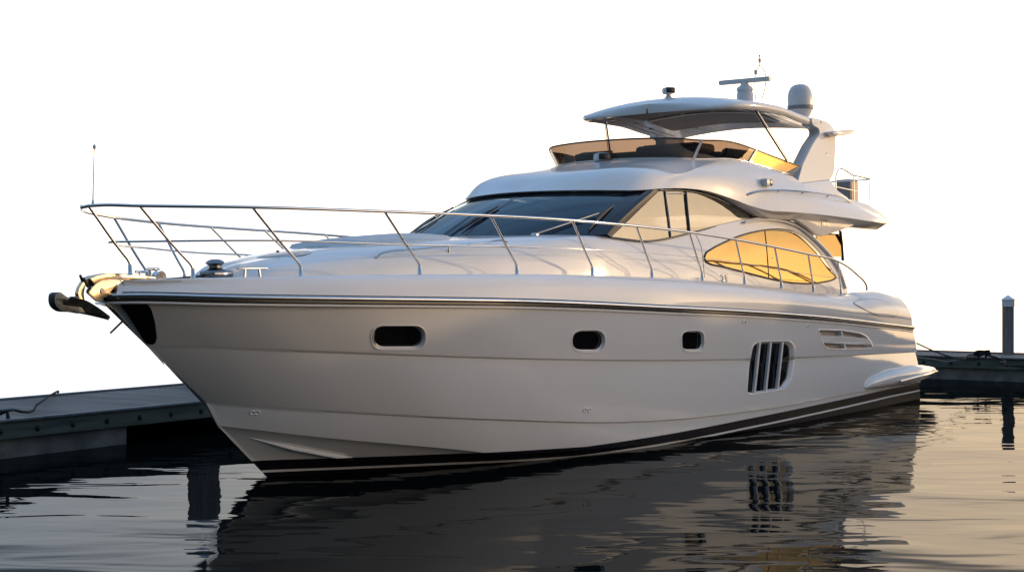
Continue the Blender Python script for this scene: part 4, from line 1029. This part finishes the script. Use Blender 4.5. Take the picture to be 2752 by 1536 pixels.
# after rail round the flybridge
ar = [(13.0, 1.55, 3.78), (12.95, 1.55, 4.15), (13.05, 1.55, 4.24), (13.6, 1.56, 4.22), (14.6, 1.55, 4.14), (14.75, 1.35, 4.12), (14.8, 0, 4.12)]
ar = [W(2247, 515, 1.55), W(2246, 478, 1.55), W(2250, 463, 1.55), W(2294, 471, 1.55), W(2338, 481, 1.55)]
fa = spline(ar, 30); e = fa[-1]
for sgn in (1, -1):
    b = MB(); b.tube([(p[0], sgn*p[1], p[2]) for p in fa]+[(e[0]+.05, sgn*(e[1]-.08), e[2]-.005), (e[0]+.07, sgn*.9, e[2]-.01), (e[0]+.07, 0, e[2]-.01)], .014, 8); afr = b.build('after_rail', STEEL, yacht)
    p0, p1 = W(2247, 502, 1.55), W(2306, 514, 1.55); b = MB(); b.tube([(p0[0], sgn*p0[1], p0[2]), (p1[0], sgn*p1[1], p1[2])], .008, 6); b.build('mid_wire', STEEL, afr)
    for (x0, y0), (x1, y1) in (((2294, 471), (2295, 540)), ((2338, 481), (2336, 556))):
        p0, p1 = W(x0, y0, 1.55), W(x1, y1, 1.55); b = MB(); b.tube([(p0[0], sgn*p0[1], p0[2]), (p1[0], sgn*p1[1], p1[2])], .012, 8); b.build('rail_post', STEEL, afr)

# ------------------------------------------------------------------ bow rail
NOSE = W(219, 557, 0.0)
TRw = lambda u: max(0.0, min(Rp(u+.5)-.09, 1.10*(u-NOSE[0])))
toprail = [(232, 554), (262, 551.5), (378, 553), (686, 557), (1032, 568), (1317, 579.5), (1539, 592), (1707, 607), (1853, 624), (1974, 643), (2080, 663), (2170, 682), (2252, 702), (2280, 718), (2305, 739), (2325, 760), (2329, 768), (2329.5, 781)]
tr = []
for x, y in toprail: tr.append(WF(x, y, lambda u, z: TRw(u)))
nose = [NOSE]
trs = spline(nose+tr, 220)
b = MB(); b.tube([(p[0], -p[1], p[2]) for p in trs[::-1]]+trs[1:], .0185, 10); rail = b.build('bow_rail', STEEL, yacht, smooth=80)
rtop = np.array(trs)
post = [((235, 559), (350, 735.5), .05), ((378, 555), (519, 746.5), None), ((686, 559), (808, 741), None), ((1032, 570), (1128, 736.5), None), ((1317, 581), (1389, 736), None), ((1539, 594.5), (1592, 739.5), None), ((1710, 610), (1752, 745), None), ((1853, 629), (1887, 753), None), ((1975.5, 647), (2001, 763), None), ((2080, 667), (2100, 774), None), ((2170, 684.6), (2186, 783), None), ((2250, 704), (2260, 792), None)]
PB = []
for (tx, ty), (bx, by), wfix in post:
    if wfix is None:
        q = WF(bx, by, lambda u, z: max(.02, Bp(u)-.035)); d = [abs(proj(p)[0]-tx) for p in trs]; t_ = trs[int(np.argmin(d))]
    else:
        q = W(bx, by, .17); t_ = (trs[6][0]+.0, trs[6][1], trs[6][2]); d = [abs(proj(p)[0]-tx-4)+(0 if p[1] > .03 else 50) for p in trs[:30]]; t_ = trs[int(np.argmin(d))]
    PB.append((q, t_))
def stan(q, t_, sgn):
    q, t_ = np.array(q), np.array(t_); k = q+(0, 0, .10); dv = (t_-k)
    path = [q+(0, 0, .05), k, k+dv*.06+(0, 0, .02), k+dv*.16+(0, 0, .012), k+dv*.4, k+dv*.75, t_]
    S = spline([tuple(p) for p in path], 22); S = [(p[0], sgn*p[1], p[2]) for p in S]
    b = MB(); b.tube(S, .0155, 10); s_ = b.build('stanchion', STEEL, rail, smooth=80)
    b = MB(); b.lathe((q[0], sgn*q[1], q[2]-.02), [(.038, 0), (.038, .014), (.025, .026), (.024, .115), (.019, .125)], 14); b.build('socket', STEEL, s_, smooth=50)
    return S
SP = []
for q, t_ in PB: SP.append(stan(q, t_, 1))
def rail_at(u): return min(trs[8:], key=lambda p: abs(p[0]-u)+10*(p[2] < 2.3))
def foot_at(u): return (u, max(.02, Bp(u)-.035), bz(u)-.03)
sb_posts = []
for (tx, ty), (bx, by) in (((305, 580), (395, 739)), ((423, 595), (496, 737))):
    q = WF(bx, by, lambda u, z: -max(.02, Bp(u)-.035)); t_ = WF(tx, ty, lambda u, z: -TRw(u)); sb_posts.append(((q[0], -q[1], foot_at(q[0])[2]), rail_at(t_[0])))
for tx, ty in ((566, 608), (716, 623), (874, 634), (1017, 645)):
    t_ = WF(tx, ty, lambda u, z: -TRw(u)); sb_posts.append((foot_at(t_[0]+.66), rail_at(t_[0])))
for q, t_ in sb_posts+PB[7:]: stan(q, t_, -1)
print('starboard posts', [round(q[0], 2) for q, _ in sb_posts], [round(q[0], 2) for q, _ in PB])
# middle rail / wire through the stanchions
mr_pts = [(297, 649), (457, 648), (765, 650), (1084, 654), (1355, 661), (1567, 667.5), (1735, 680), (1872, 693), (1990, 708), (2091, 724), (2179, 738), (2254, 748)]
mid = []
for S, (x, y) in zip(SP, mr_pts):
    d = [abs(proj(p)[1]-y) for p in S]; mid.append(S[int(np.argmin(d))])
for sgn in (1, -1):
    P_ = spline([(p[0], sgn*p[1], p[2]) for p in mid], 160)
    if sgn > 0: pm = P_
b = MB(); k_ = 62
nz_ = W(300, 649.5, .06); b.tube([(p[0], -p[1], p[2]) for p in pm[14:k_][::-1]]+[(nz_[0]+.10, -.10, nz_[2]), nz_]+pm[1:k_], .012, 8); b.build('mid_rail', STEEL, rail, smooth=80)
b = MB(); b.tube(pm[k_-1:], .0048, 6); b.mirror(); b.build('guard_wire', STEEL, rail, smooth=80, split=True)
# jackstaff
p = W(250, 551, .0); q = W(254, 396, .0)
b = MB(); b.tube([p, lerp(p, q, .06), lerp(p, q, .1), q], [.022, .016, .0095, .007], 10); js = b.build('jackstaff', STEEL, yacht)
b = MB(); b.lathe((q[0], q[1], q[2]-.02), [(.01, 0), (.017, .012), (.019, .03), (.014, .045), (.006, .052)], 14); b.build('finial', PLASTIC, js)

# ------------------------------------------------------------------ foredeck gear
def cleat(p, L_, h, name='cleat', ang=0.0):
    rt = root(name, p); rt.rotation_euler = (0, 0, ang)
    b = MB(); b.tube([(-L_/2, 0, h), (-L_/2+.02, 0, h+.006), (0, 0, h+.004), (L_/2-.02, 0, h+.006), (L_/2, 0, h)], [.010, .017, .018, .017, .010], 10); b.build('horn', STEEL, rt)
    for s_ in (-1, 1):
        b = MB(); b.tube([(s_*L_*.26, 0, -.02), (s_*L_*.22, 0, h)], [.02, .015], 10); b.build('foot', STEEL, rt)
    b = MB(); b.box((0, 0, .0), (L_*1.05, .07, .012), bev=.005); b.build('base_plate', STEEL, rt)
for sgn in (1, -1):
    p = WF(678, 749, lambda u, z: max(0, Bp(u)-.06)); cleat((p[0], sgn*p[1], p[2]), .40, .115, ang=-sgn*.32)
    p = WF(1947, 757, lambda u, z: max(0, Bp(u)-.02)); cleat((p[0], sgn*p[1], p[2]+.02), .24, .07, ang=0)
# windlass
p = W(582, 746, .18); rt = root('windlass', p)
b = MB(); b.box((0, 0, .04), (.34, .24, .09), bev=.03); b.build('gearbox', DCHR, rt, smooth=50)
b = MB(); b.lathe((-.02, 0, .07), [(.11, 0), (.12, .02), (.075, .045), (.075, .07), (.115, .095), (.10, .12), (.06, .14), (.03, .145)], 22); b.build('capstan', DCHR, rt, smooth=50)
b = MB(); b.lathe((.12, -.07, .05), [(.05, 0), (.055, .04), (.03, .08)], 16); b.build('brake_knob', BLACK, rt, smooth=50)
b = MB(); ch = [W(572, 741, .16), W(540, 742, .12), W(500, 746, .07), W(455, 750, .03), W(420, 751, .0)]
b.tube(spline(ch, 40), .016, 6); b.build('anchor_chain', GALV, yacht)
p = W(427, 745, .0); b = MB(); b.lathe((p[0], -.05, p[2]), [(.07, 0), (.075, .01), (.055, .03), (.055, .07), (.075, .09), (.07, .10)], 18, (0, 1, 0)); b.build('chain_roller', STEEL, yacht, smooth=50)
p = W(412, 752, -.2); cleat((p[0], -.2, p[2]), .20, .12)
# round deck hatch, sun pad, coachroof grab rails
def croof(u, w): 
    wb, zc = Cwb(u), Cz(u); zs = min(Czs(u), zc-.01); k = min(1, abs(w)/max(.1, wb-.15)); return zc+(zs-zc)*k**2.0
uh, wh = None, .20
p = W(762, 697, .15); uh = p[0]
b = MB(); b.lathe((uh, .15, croof(uh, .15)-.045), [(.36, 0), (.36, .035), (.34, .045), (.30, .048)], 40, (-.15, 0, 1)); dh = b.build('deck_hatch', PLASTIC, yacht, smooth=40)
b = MB(); b.lathe((uh, .15, croof(uh, .15)-.02), [(.365, 0), (.366, .008), (.36, .012)], 40, (-.15, 0, 1)); b.build('hatch_seal', RUBBER, dh, smooth=40)
b = MB(); b.lathe((uh, .15, croof(uh, .15)+.001), [(.285, 0), (.285, .008), (.27, .010)], 40, (-.15, 0, 1)); b.build('hatch_lid', mat('hatch_acrylic', (.46, .42, .38), .3, coat=.2, nscale=6, namt=.05), dh, smooth=40)
b = MB(); b.lathe((uh-.18, .22, croof(uh, .15)+.02), [(.02, 0), (.02, .02), (.012, .026)], 12); b.build('hatch_latch', BLACK, dh)
b = MB(); us_ = np.linspace(1.05, 2.85, 30); rows = []
for u in us_:
    wv = min(1.0, .55+(u-1.05)*.5); e_ = min(1, (u-1.05)/.2+.05, (2.85-u)/.25+.05)
    rows.append([(u, wv*s_*(.9+.1*e_), croof(u, wv*abs(s_))+.07*e_*(1-max(0, abs(s_)-.9)*8)) for s_ in (-1, -.97, -.9, -.6, -.34, -.32, 0, .32, .34, .6, .9, .97, 1)])
b.grid(rows); b.build('sun_pad', PAD, yacht, smooth=50, zc=lambda c: c-Vector((0, 0, 1)))
for sgn in (1, -1):
    G0 = [WF(x, y, lambda u, z: max(.2, Cwb(u)-.11)) for x, y in ((1011, 692), (1020, 683), (1036, 677), (1100, 670), (1205, 660), (1300, 652), (1352, 646), (1362, 650))]
    b = MB(); b.tube([(p[0], sgn*p[1], p[2]) for p in spline(G0, 50)], .016, 8); g_ = b.build('coachroof_rail', STEEL, yacht)
    p = WF(1205, 661, lambda u, z: max(.2, Cwb(u)-.11)); b = MB(); b.tube([(p[0], sgn*p[1], p[2]), (p[0]+.01, sgn*p[1], p[2]-.13)], .011, 6); b.build('rail_post', STEEL, g_)
# wipers
def wiper(foot, elbow, b0_, b1_):
    rt = root('wiper', foot); o = Vector(foot)
    f = lambda t: (t[0]-o.x, t[1]-o.y, t[2]-o.z)
    b = MB(); b.box((0, 0, .01), (.10, .10, .06), bev=.02); b.build('wiper_motor', STEEL, rt, smooth=40)
    b = MB(); b.tube([(0, .02, .03), f(elbow)], .010, 6); b.tube([(0, -.03, .03), (f(elbow)[0]-.01, f(elbow)[1]-.03, f(elbow)[2]-.01)], .008, 6); b.build('wiper_arm', DCHR, rt, split=True)
    b = MB(); a, c = Vector(f(b0_)), Vector(f(b1_)); m_ = (a+c)/2+Vector((-.012, 0, .03)); S = spline([a, m_, c], 10)
    b.tube(S, [.008, .016, .020, .023, .025, .025, .023, .020, .016, .008], 6, flat=.45); b.tube([tuple(a), tuple(c)], .012, 6); b.build('wiper_blade', RUBBER, rt, split=True)
def ws_at(x, y, off=.03):
    best = min(((w, t) for w in np.linspace(-WM, WM, 90) for t in np.linspace(-.03, 1, 50)), key=lambda q: (proj(ws(q[0], q[1], off))[0]-x)**2+(proj(ws(q[0], q[1], off))[1]-y)**2)
    return ws(best[0], best[1], off)
wiper(ws_at(1437, 635, .02), ws_at(1612, 573, .05), ws_at(1583, 617), ws_at(1650, 549))
wiper(ws(-.30, -.02, .02), ws_at(1275, 575, .05), ws_at(1236, 618), ws_at(1338, 554))
wiper(ws(-1.28, -.02, .02), ws(-1.36, .45, .05), ws(-1.52, .12, .03), ws(-1.40, .72, .03))

# ------------------------------------------------------------------ anchor and its roller at the stem head
ZA = lambda x, y: (120+.1808*x, 680+.1808*y)
def plate(outline, w0, w1, smooth=30, bev=.004, wf=None):
    P = [W(*ZA(x, y), (w0+w1)/2) for x, y in outline]
    return [(p[0], w0, p[2]) for p in P], [(p[0], w1, p[2]) for p in P]
def sm(o, n=50): return [(x, y) for x, y, _ in spline([(x, y, 0) for x, y in o], n, True)]
cheek = rounded([(645, 600), (700, 505), (790, 430), (870, 398), (1180, 392), (1330, 398), (1190, 485), (1075, 565), (945, 628), (850, 668), (765, 720), (700, 660)], 40, 4)
roller = root('bow_roller', W(300, 760, 0)); ro = W(300, 760, 0)
rel = lambda pts: [(p[0]-ro[0], p[1], p[2]-ro[2]) for p in pts]
for sgn in (1, -1):
    b = MB(); a, c = plate(cheek, sgn*.085, sgn*.105); b.prism(rel(a), rel(c)); b.build('cheek_plate', GOLDCHR, roller, smooth=30, bevel=.004)
p = W(*ZA(752, 563), 0); b = MB(); b.lathe((p[0]-ro[0], -.115, p[2]-ro[2]), [(.028, 0), (.034, .012), (.034, .218), (.028, .23)], 20, (0, 1, 0)); b.build('roller_pin', STEEL, roller, smooth=40)
b = MB(); b.lathe((p[0]-ro[0], -.075, p[2]-ro[2]), [(.05, 0), (.035, .06), (.035, .09), (.05, .15)], 20, (0, 1, 0)); b.build('roller_wheel', RUBBER, roller, smooth=40)
top = [(610, 380), (700, 335), (850, 300), (1000, 298), (1250, 312), (1450, 338), (1580, 352), (1600, 388), (1340, 396), (1100, 390), (900, 392), (800, 420), (700, 500)]
b = MB(); a, c = plate(top, -.075, .075); b.prism(rel(a), rel(c)); b.build('channel_plate', GOLDCHR, roller, smooth=30, bevel=.006)
b = MB()
for x, y in ((1180, 410), (1130, 412)):
    q = W(*ZA(x, y), .105); b.lathe((q[0]-ro[0], .104, q[2]-ro[2]), [(.012, 0), (.012, .006), (.006, .009)], 12, (0, 1, 0))
b.build('rivet', STEEL, roller, smooth=40, split=True)
# stem head casting filling in under the deck nose
b = MB(); st_o = [(1040, 395), (1340, 396), (1200, 480), (1080, 570), (960, 640), (900, 655), (940, 600)]
a, c = plate(st_o, -.07, .07); b.prism(rel(a), rel(c)); b.build('stem_head', STEEL, roller, smooth=30, bevel=.004)

am = W(*ZA(560, 420), 0); AM = MW @ Matrix.Translation((am[0], 0, am[2]))
anchor = empty('plough_anchor', AM); tag(anchor, 'dark plough anchor with broad blade hung over the bow roller', 'anchor')
rela = lambda pts: [(p[0]-am[0], p[1], p[2]-am[2]) for p in pts]
sh = [(690, 440), (620, 440), (580, 500), (560, 600), (575, 720), (610, 820), (600, 880), (540, 858), (500, 740), (468, 600), (490, 510), (545, 420), (610, 372), (700, 335), (760, 360)]
b = MB(); a, c = plate(sh, -.028, .028); b.prism(rela(a), rela(c)); b.build('shank', GOLDCHR, anchor, smooth=35, bevel=.010)
# plough blade: two mirrored wings folded along the keel line, point aft
tip = W(*ZA(958, 958), 0); keel = [W(*ZA(x, y), 0) for x, y in ((958, 958), (770, 942), (560, 905), (380, 870), (200, 840))]
upper = [W(*ZA(x, y), w) for x, y, w in ((950, 952, .01), (760, 815, .06), (590, 720, .10), (470, 690, .12), (380, 672, .13))]
for sgn in (1, -1):
    kp, up_ = spline(keel, 20), spline(upper, 20)
    A = [[(p[0], sgn*p[1], p[2]) for p in rela([lerp(k, u, t)])][0] for k, u in zip(kp, up_) for t in (0,)]
    rows = []
    for t in np.linspace(0, 1, 9):
        r_ = []
        for k, u in zip(kp, up_):
            q = lerp(k, u, t); q = (q[0], q[1]*(.85*t+.15*t*t), q[2]-.03*math.sin(t*math.pi)); q = (q[0]-am[0], sgn*q[1], q[2]-am[2]); r_.append(q)
        rows.append(r_)
    b = MB(); b.grid(rows); b.grid([[(x, y+sgn*.016, z+.016) for x, y, z in r_] for r_ in rows]); b.grid([rows[-1], [(x, y+sgn*.016, z+.016) for x, y, z in rows[-1]]])
    b.build('blade', GALV, anchor, smooth=50)
ball = [(100, 660), (112, 605), (150, 580), (190, 582), (240, 615), (300, 655), (380, 664), (440, 640), (480, 690), (520, 830), (560, 885), (400, 875), (180, 842), (120, 780)]
b = MB(); a, c = plate(sm(ball, 60), -.05, .05); b.prism(rela(a), rela(c)); b.build('fluke_heel', GALV, anchor, smooth=40, bevel=.02)
b = MB(); a_, c_ = [W(*ZA(x, y), .055) for x, y in ((190, 680), (460, 682))]; b.tube(rela([a_, c_]), .008, 6); b.build('reinforcing_rib', GALV, anchor)
b = MB(); q = [W(*ZA(x, y), .0) for x, y in ((600, 480), (560, 400), (525, 325))]; b.tube(rela(q), [.02, .018, .014], 8); q = [W(*ZA(x, y), .03) for x, y in ((650, 500), (610, 430), (575, 370))]; b.tube(rela(q), .018, 8); b.build('shackle', GALV, anchor, split=False)

# case on the flybridge, behind the after rail
c0 = W(2278, 560, .95); cm = MW @ Matrix.Translation((c0[0], -.95, c0[2]-.25)) @ Matrix.Rotation(R(-8), 4, 'Z')
case = empty('storage_case', cm); tag(case, 'grey and buff storage case standing behind the after rail of the upper deck', 'case')
zt_ = zpx(483, c0)-c0[2]+.25
b = MB(); b.box((.0, 0, zt_/2), (.30, .30, zt_), bev=.012); b.build('case_body', GREYC, case, boat=False, smooth=30)
b = MB(); b.box((.02, -.154, zt_/2-.02), (.25, .012, zt_-.06), bev=.003); b.build('side_panel', ORANGE, case, boat=False, smooth=0)
b = MB(); b.box((0, 0, zt_-.015), (.32, .32, .035), bev=.008); b.build('case_lid', GREYC, case, boat=False, smooth=0)

# ------------------------------------------------------------------ docks (own frame: x aft, y away from the boat's port side, z up)
DM = Matrix.Translation((X0, Z0, 0)) @ Matrix.Rotation(YAW, 4, 'Z')
DZ = .49
def dock(name, x0, x1, y0, y1, face, label, floats, bolts, seam):
    """face: side of the deck carrying the visible whaler: 'y0' or 'x0'"""
    d = empty(name, DM @ Matrix.Translation(((x0+x1)/2, (y0+y1)/2, 0))); tag(d, label, 'dock')
    cx, cy = (x0+x1)/2, (y0+y1)/2
    b = MB(); long_x = face == 'y0'
    L_ = (x1-x0) if long_x else (y1-y0); n = int(L_/seam)
    for i in range(n):
        a = -L_/2+L_*i/n; e = -L_/2+L_*(i+1)/n
        g = .004
        if long_x: b.box(((a+e)/2, 0, DZ-.045), (e-a-g, y1-y0-.12, .09), bev=.006)
        else: b.box((0, (a+e)/2, DZ-.045), (x1-x0-.12, e-a-g, .09), bev=.006)
    b.build('deck', DECKM, d, boat=False, smooth=0)
    for s_ in (-1, 1):
        b = MB()
        if long_x: b.box((0, s_*((y1-y0)/2-.03), DZ-.125), (x1-x0, .085, .22), bev=.012)
        else: b.box((s_*((x1-x0)/2-.03), 0, DZ-.125), (.085, y1-y0, .22), bev=.012)
        b.build('whaler', WOODG, d, boat=False, smooth=0)
        b = MB()
        if long_x: b.box((0, s_*((y1-y0)/2-.01), DZ+.008), (x1-x0, .10, .045), bev=.015)
        else: b.box((s_*((x1-x0)/2-.01), 0, DZ+.008), (.10, y1-y0, .045), bev=.015)
        b.build('edge_strip', mat('edge_strip', (.12, .12, .125), .5, nscale=6, namt=.3), d, boat=False, smooth=0)
    for q in bolts:
        b = MB()
        if long_x: c = (q-cx, -(y1-y0)/2-.012, DZ-.125); ax_ = (0, -1, 0)
        else: c = (-(x1-x0)/2-.012, q-cy, DZ-.125); ax_ = (-1, 0, 0)
        b.lathe(c, [(.042, -.005), (.042, .008), (.026, .010), (.026, .024), (.018, .028)], 14, ax_); b.build('bolt', BOLTM, d, boat=False, smooth=40)
    for a, e in floats:
        b = MB()
        if long_x: b.box(((a+e)/2-cx, 0, -.02), (e-a, y1-y0-.10, .56), bev=.03)
        else: b.box((0, (a+e)/2-cy, -.02), (x1-x0-.10, e-a, .56), bev=.03)
        b.build('pontoon', CONC, d, boat=False, smooth=0)
    b = MB()
    if long_x: b.box((0, (y1-y0)/2-.20, .05), (x1-x0-.1, .05, .68))
    else: b.box(((x1-x0)/2-.20, 0, .05), (.05, y1-y0-.1, .68))
    b.build('back_board', WOODG, d, boat=False, smooth=0)
    return d
dl = dock('side_dock', -16, 20.8, 4.13, 6.98, 'y0', 'long grey floating dock with bolted timber edge alongside the bow', [(-15.5, 1.75), (4.9, 10.4), (13, 19)], [-.55+.62*i for i in range(-6, 30)], .9)
dr = dock('end_dock', 21.15, 23.25, -16, 3.9, 'x0', 'floating dock across the stern of the yacht carrying a capped pile', [(-9.0, -3.9), (-3.6, .35)], [-6+.62*i for i in range(0, 16)], .9)

def pile(name, x, y, size, ztop, label, rot):
    p = empty(name, DM @ Matrix.Translation((x, y, 0)) @ Matrix.Rotation(rot, 4, 'Z')); tag(p, label, 'pile', 'square piles beside the docks')
    b = MB(); b.box((0, 0, (ztop-.14-1.0)/2), (size, size, ztop-.14+1.0), bev=.015); b.build('post', PILEW, p, boat=False, smooth=0)
    s_ = size/2+.012; z0_, z1_ = ztop-.26, ztop-.115; b = MB()
    q = lambda k, z: [(-k, -k, z), (k, -k, z), (k, k, z), (-k, k, z)]
    b.grid([q(s_, z0_), q(s_, z1_), q(s_+.012, z1_), q(s_+.012, z1_+.015), q(.006, ztop)], cl_col=True)
    b.build('pile_cap', mat('cap_plastic', (.80, .82, .85), .4, nscale=6, namt=.04), p, boat=False, smooth=0)
    return p
def ground(x, y, z):
    t = (z-HC)*F/(HY-y); return Vector(((x-CX)/F*t, t, z))
pb = DM.inverted() @ ground(2709, 951, DZ)
pile('dock_pile', pb.x, pb.y, .245, 1.83, 'dark square pile with pale pyramid cap on the end dock right of the stern', R(22))
t_ = 28.8; pw = DM.inverted() @ Vector(((547-CX)/F*t_, t_, 0))
pile('dock_pile', pw.x, pw.y, .38, 2.02, 'dark square pile with a pale cap, reflected in the water left of the bow', R(-8))

# ------------------------------------------------------------------ ropes and dock cleats
def rope(name, pts, r, label, m=ROPE, n=60):
    b = MB(); b.tube(spline(pts, n), r, 8); o = b.build(name, m, None, boat=False, smooth=80); tag(o, label, 'rope', 'mooring ropes on the docks'); return o
def dcleat(p, yaw, label):
    d = empty('dock_cleat', Matrix.Translation(p) @ Matrix.Rotation(yaw, 4, 'Z')); tag(d, label, 'cleat')
    b = MB(); b.tube([(-.19, 0, .11), (-.16, 0, .115), (0, 0, .11), (.16, 0, .115), (.19, 0, .11)], [.012, .02, .024, .02, .012], 10); b.build('horn', GALV, d, boat=False, smooth=60)
    for s_ in (-1, 1):
        b = MB(); b.tube([(s_*.09, 0, -.01), (s_*.07, 0, .11)], [.03, .02], 10); b.build('foot', GALV, d, boat=False, smooth=60)
    return d
c1 = ground(8, 1126, DZ+.02); dcleat(c1, YAW, 'dark galvanised cleat on the near edge of the side dock, left of the bow')
far_ = ground(132, 1064, DZ+.10)
rope('mooring_rope', [c1+Vector((-.05, -.02, .06)), c1+Vector((.05, .1, .12)), ground(60, 1106, DZ+.09), ground(100, 1086, DZ+.10), ground(132, 1064, DZ+.08), ground(152, 1052, DZ+.03), ground(156, 1056, .25), ground(158, 1062, -.1)], .017, 'thick black rope crossing the side dock left of the bow')
c2 = ground(2640, 962, DZ+.03); dcleat(c2, YAW+R(90), 'dark cleat wound with rope on the end dock beside the stern')
sb_ = MW @ Vector(tuple(np.array(W(2464, 922, 2.25))*(1, -1, 1)))
rope('mooring_rope', [sb_, sb_.lerp(c2, .35)+Vector((0, 0, -.10)), sb_.lerp(c2, .7)+Vector((0, 0, -.10)), c2+Vector((-.1, 0, .09)), c2+Vector((.12, .05, .10))], .016, 'dark rope running from the stern down to the cleat on the end dock')
rope('mooring_rope', [MW @ Vector((15.9, -2.0, .8)), ground(2510, 965, DZ+.03), ground(2560, 970, DZ-.03), c2+Vector((-.35, -.12, .03)), c2+Vector((0, 0, .05))], .012, 'thin grey line sagging along the edge of the end dock', GROPE)
rope('mooring_rope', [c2+Vector((.05, -.05, .08)), c2+Vector((.25, -.2, .02)), ground(2690, 976, DZ+.02), ground(2720, 982, DZ-.06), ground(2775, 986, DZ-.10)], .020, 'dark rope trailing from the wound cleat over the edge of the end dock')
cp = []
for k in range(60):
    a = k*.55; cp.append(c2+Vector((.20*math.cos(a)*(1-.004*k), .09*math.sin(a), .05+.0018*k+.02*math.sin(a*1.7))))
rope('rope_coil', cp, .014, 'tangle of dark rope wound round the cleat on the end dock', n=240)

# ------------------------------------------------------------------ unseen rubble bank, added off to the right to shade the lower hull
b = MB(); rows = []; rng = random.Random(3)
for i in range(61):
    k = 15+i*.72; r_ = []
    top_ = 4.6+.35*math.sin(i*.55)+.25*math.sin(i*1.37+1)+rng.uniform(-.18, .18)
    if i > 56: top_ *= (60.5-i)/4.5
    if i < 4: top_ *= (i+.5)/4.5
    for dy, f in ((7.5, -.1), (4.8, .42), (3.0, .75), (1.2, .96), (-.4, 1.0), (-2.4, .8), (-4.5, .4), (-7.5, -.1)):
        r_.append((k+rng.uniform(-.3, .3), -(19.5-dy)+rng.uniform(-.25, .25), top_*f+rng.uniform(-.12, .12)))
    rows.append(r_)
b.grid(rows); bk = b.build('shade_bank', mat('shade_bank_stone', (.10, .095, .088), .9, nscale=1.4, namt=.5, bump=.15, bscale=2.5), None, boat=False, smooth=20)
bk.matrix_world = DM; tag(bk, kind='structure')
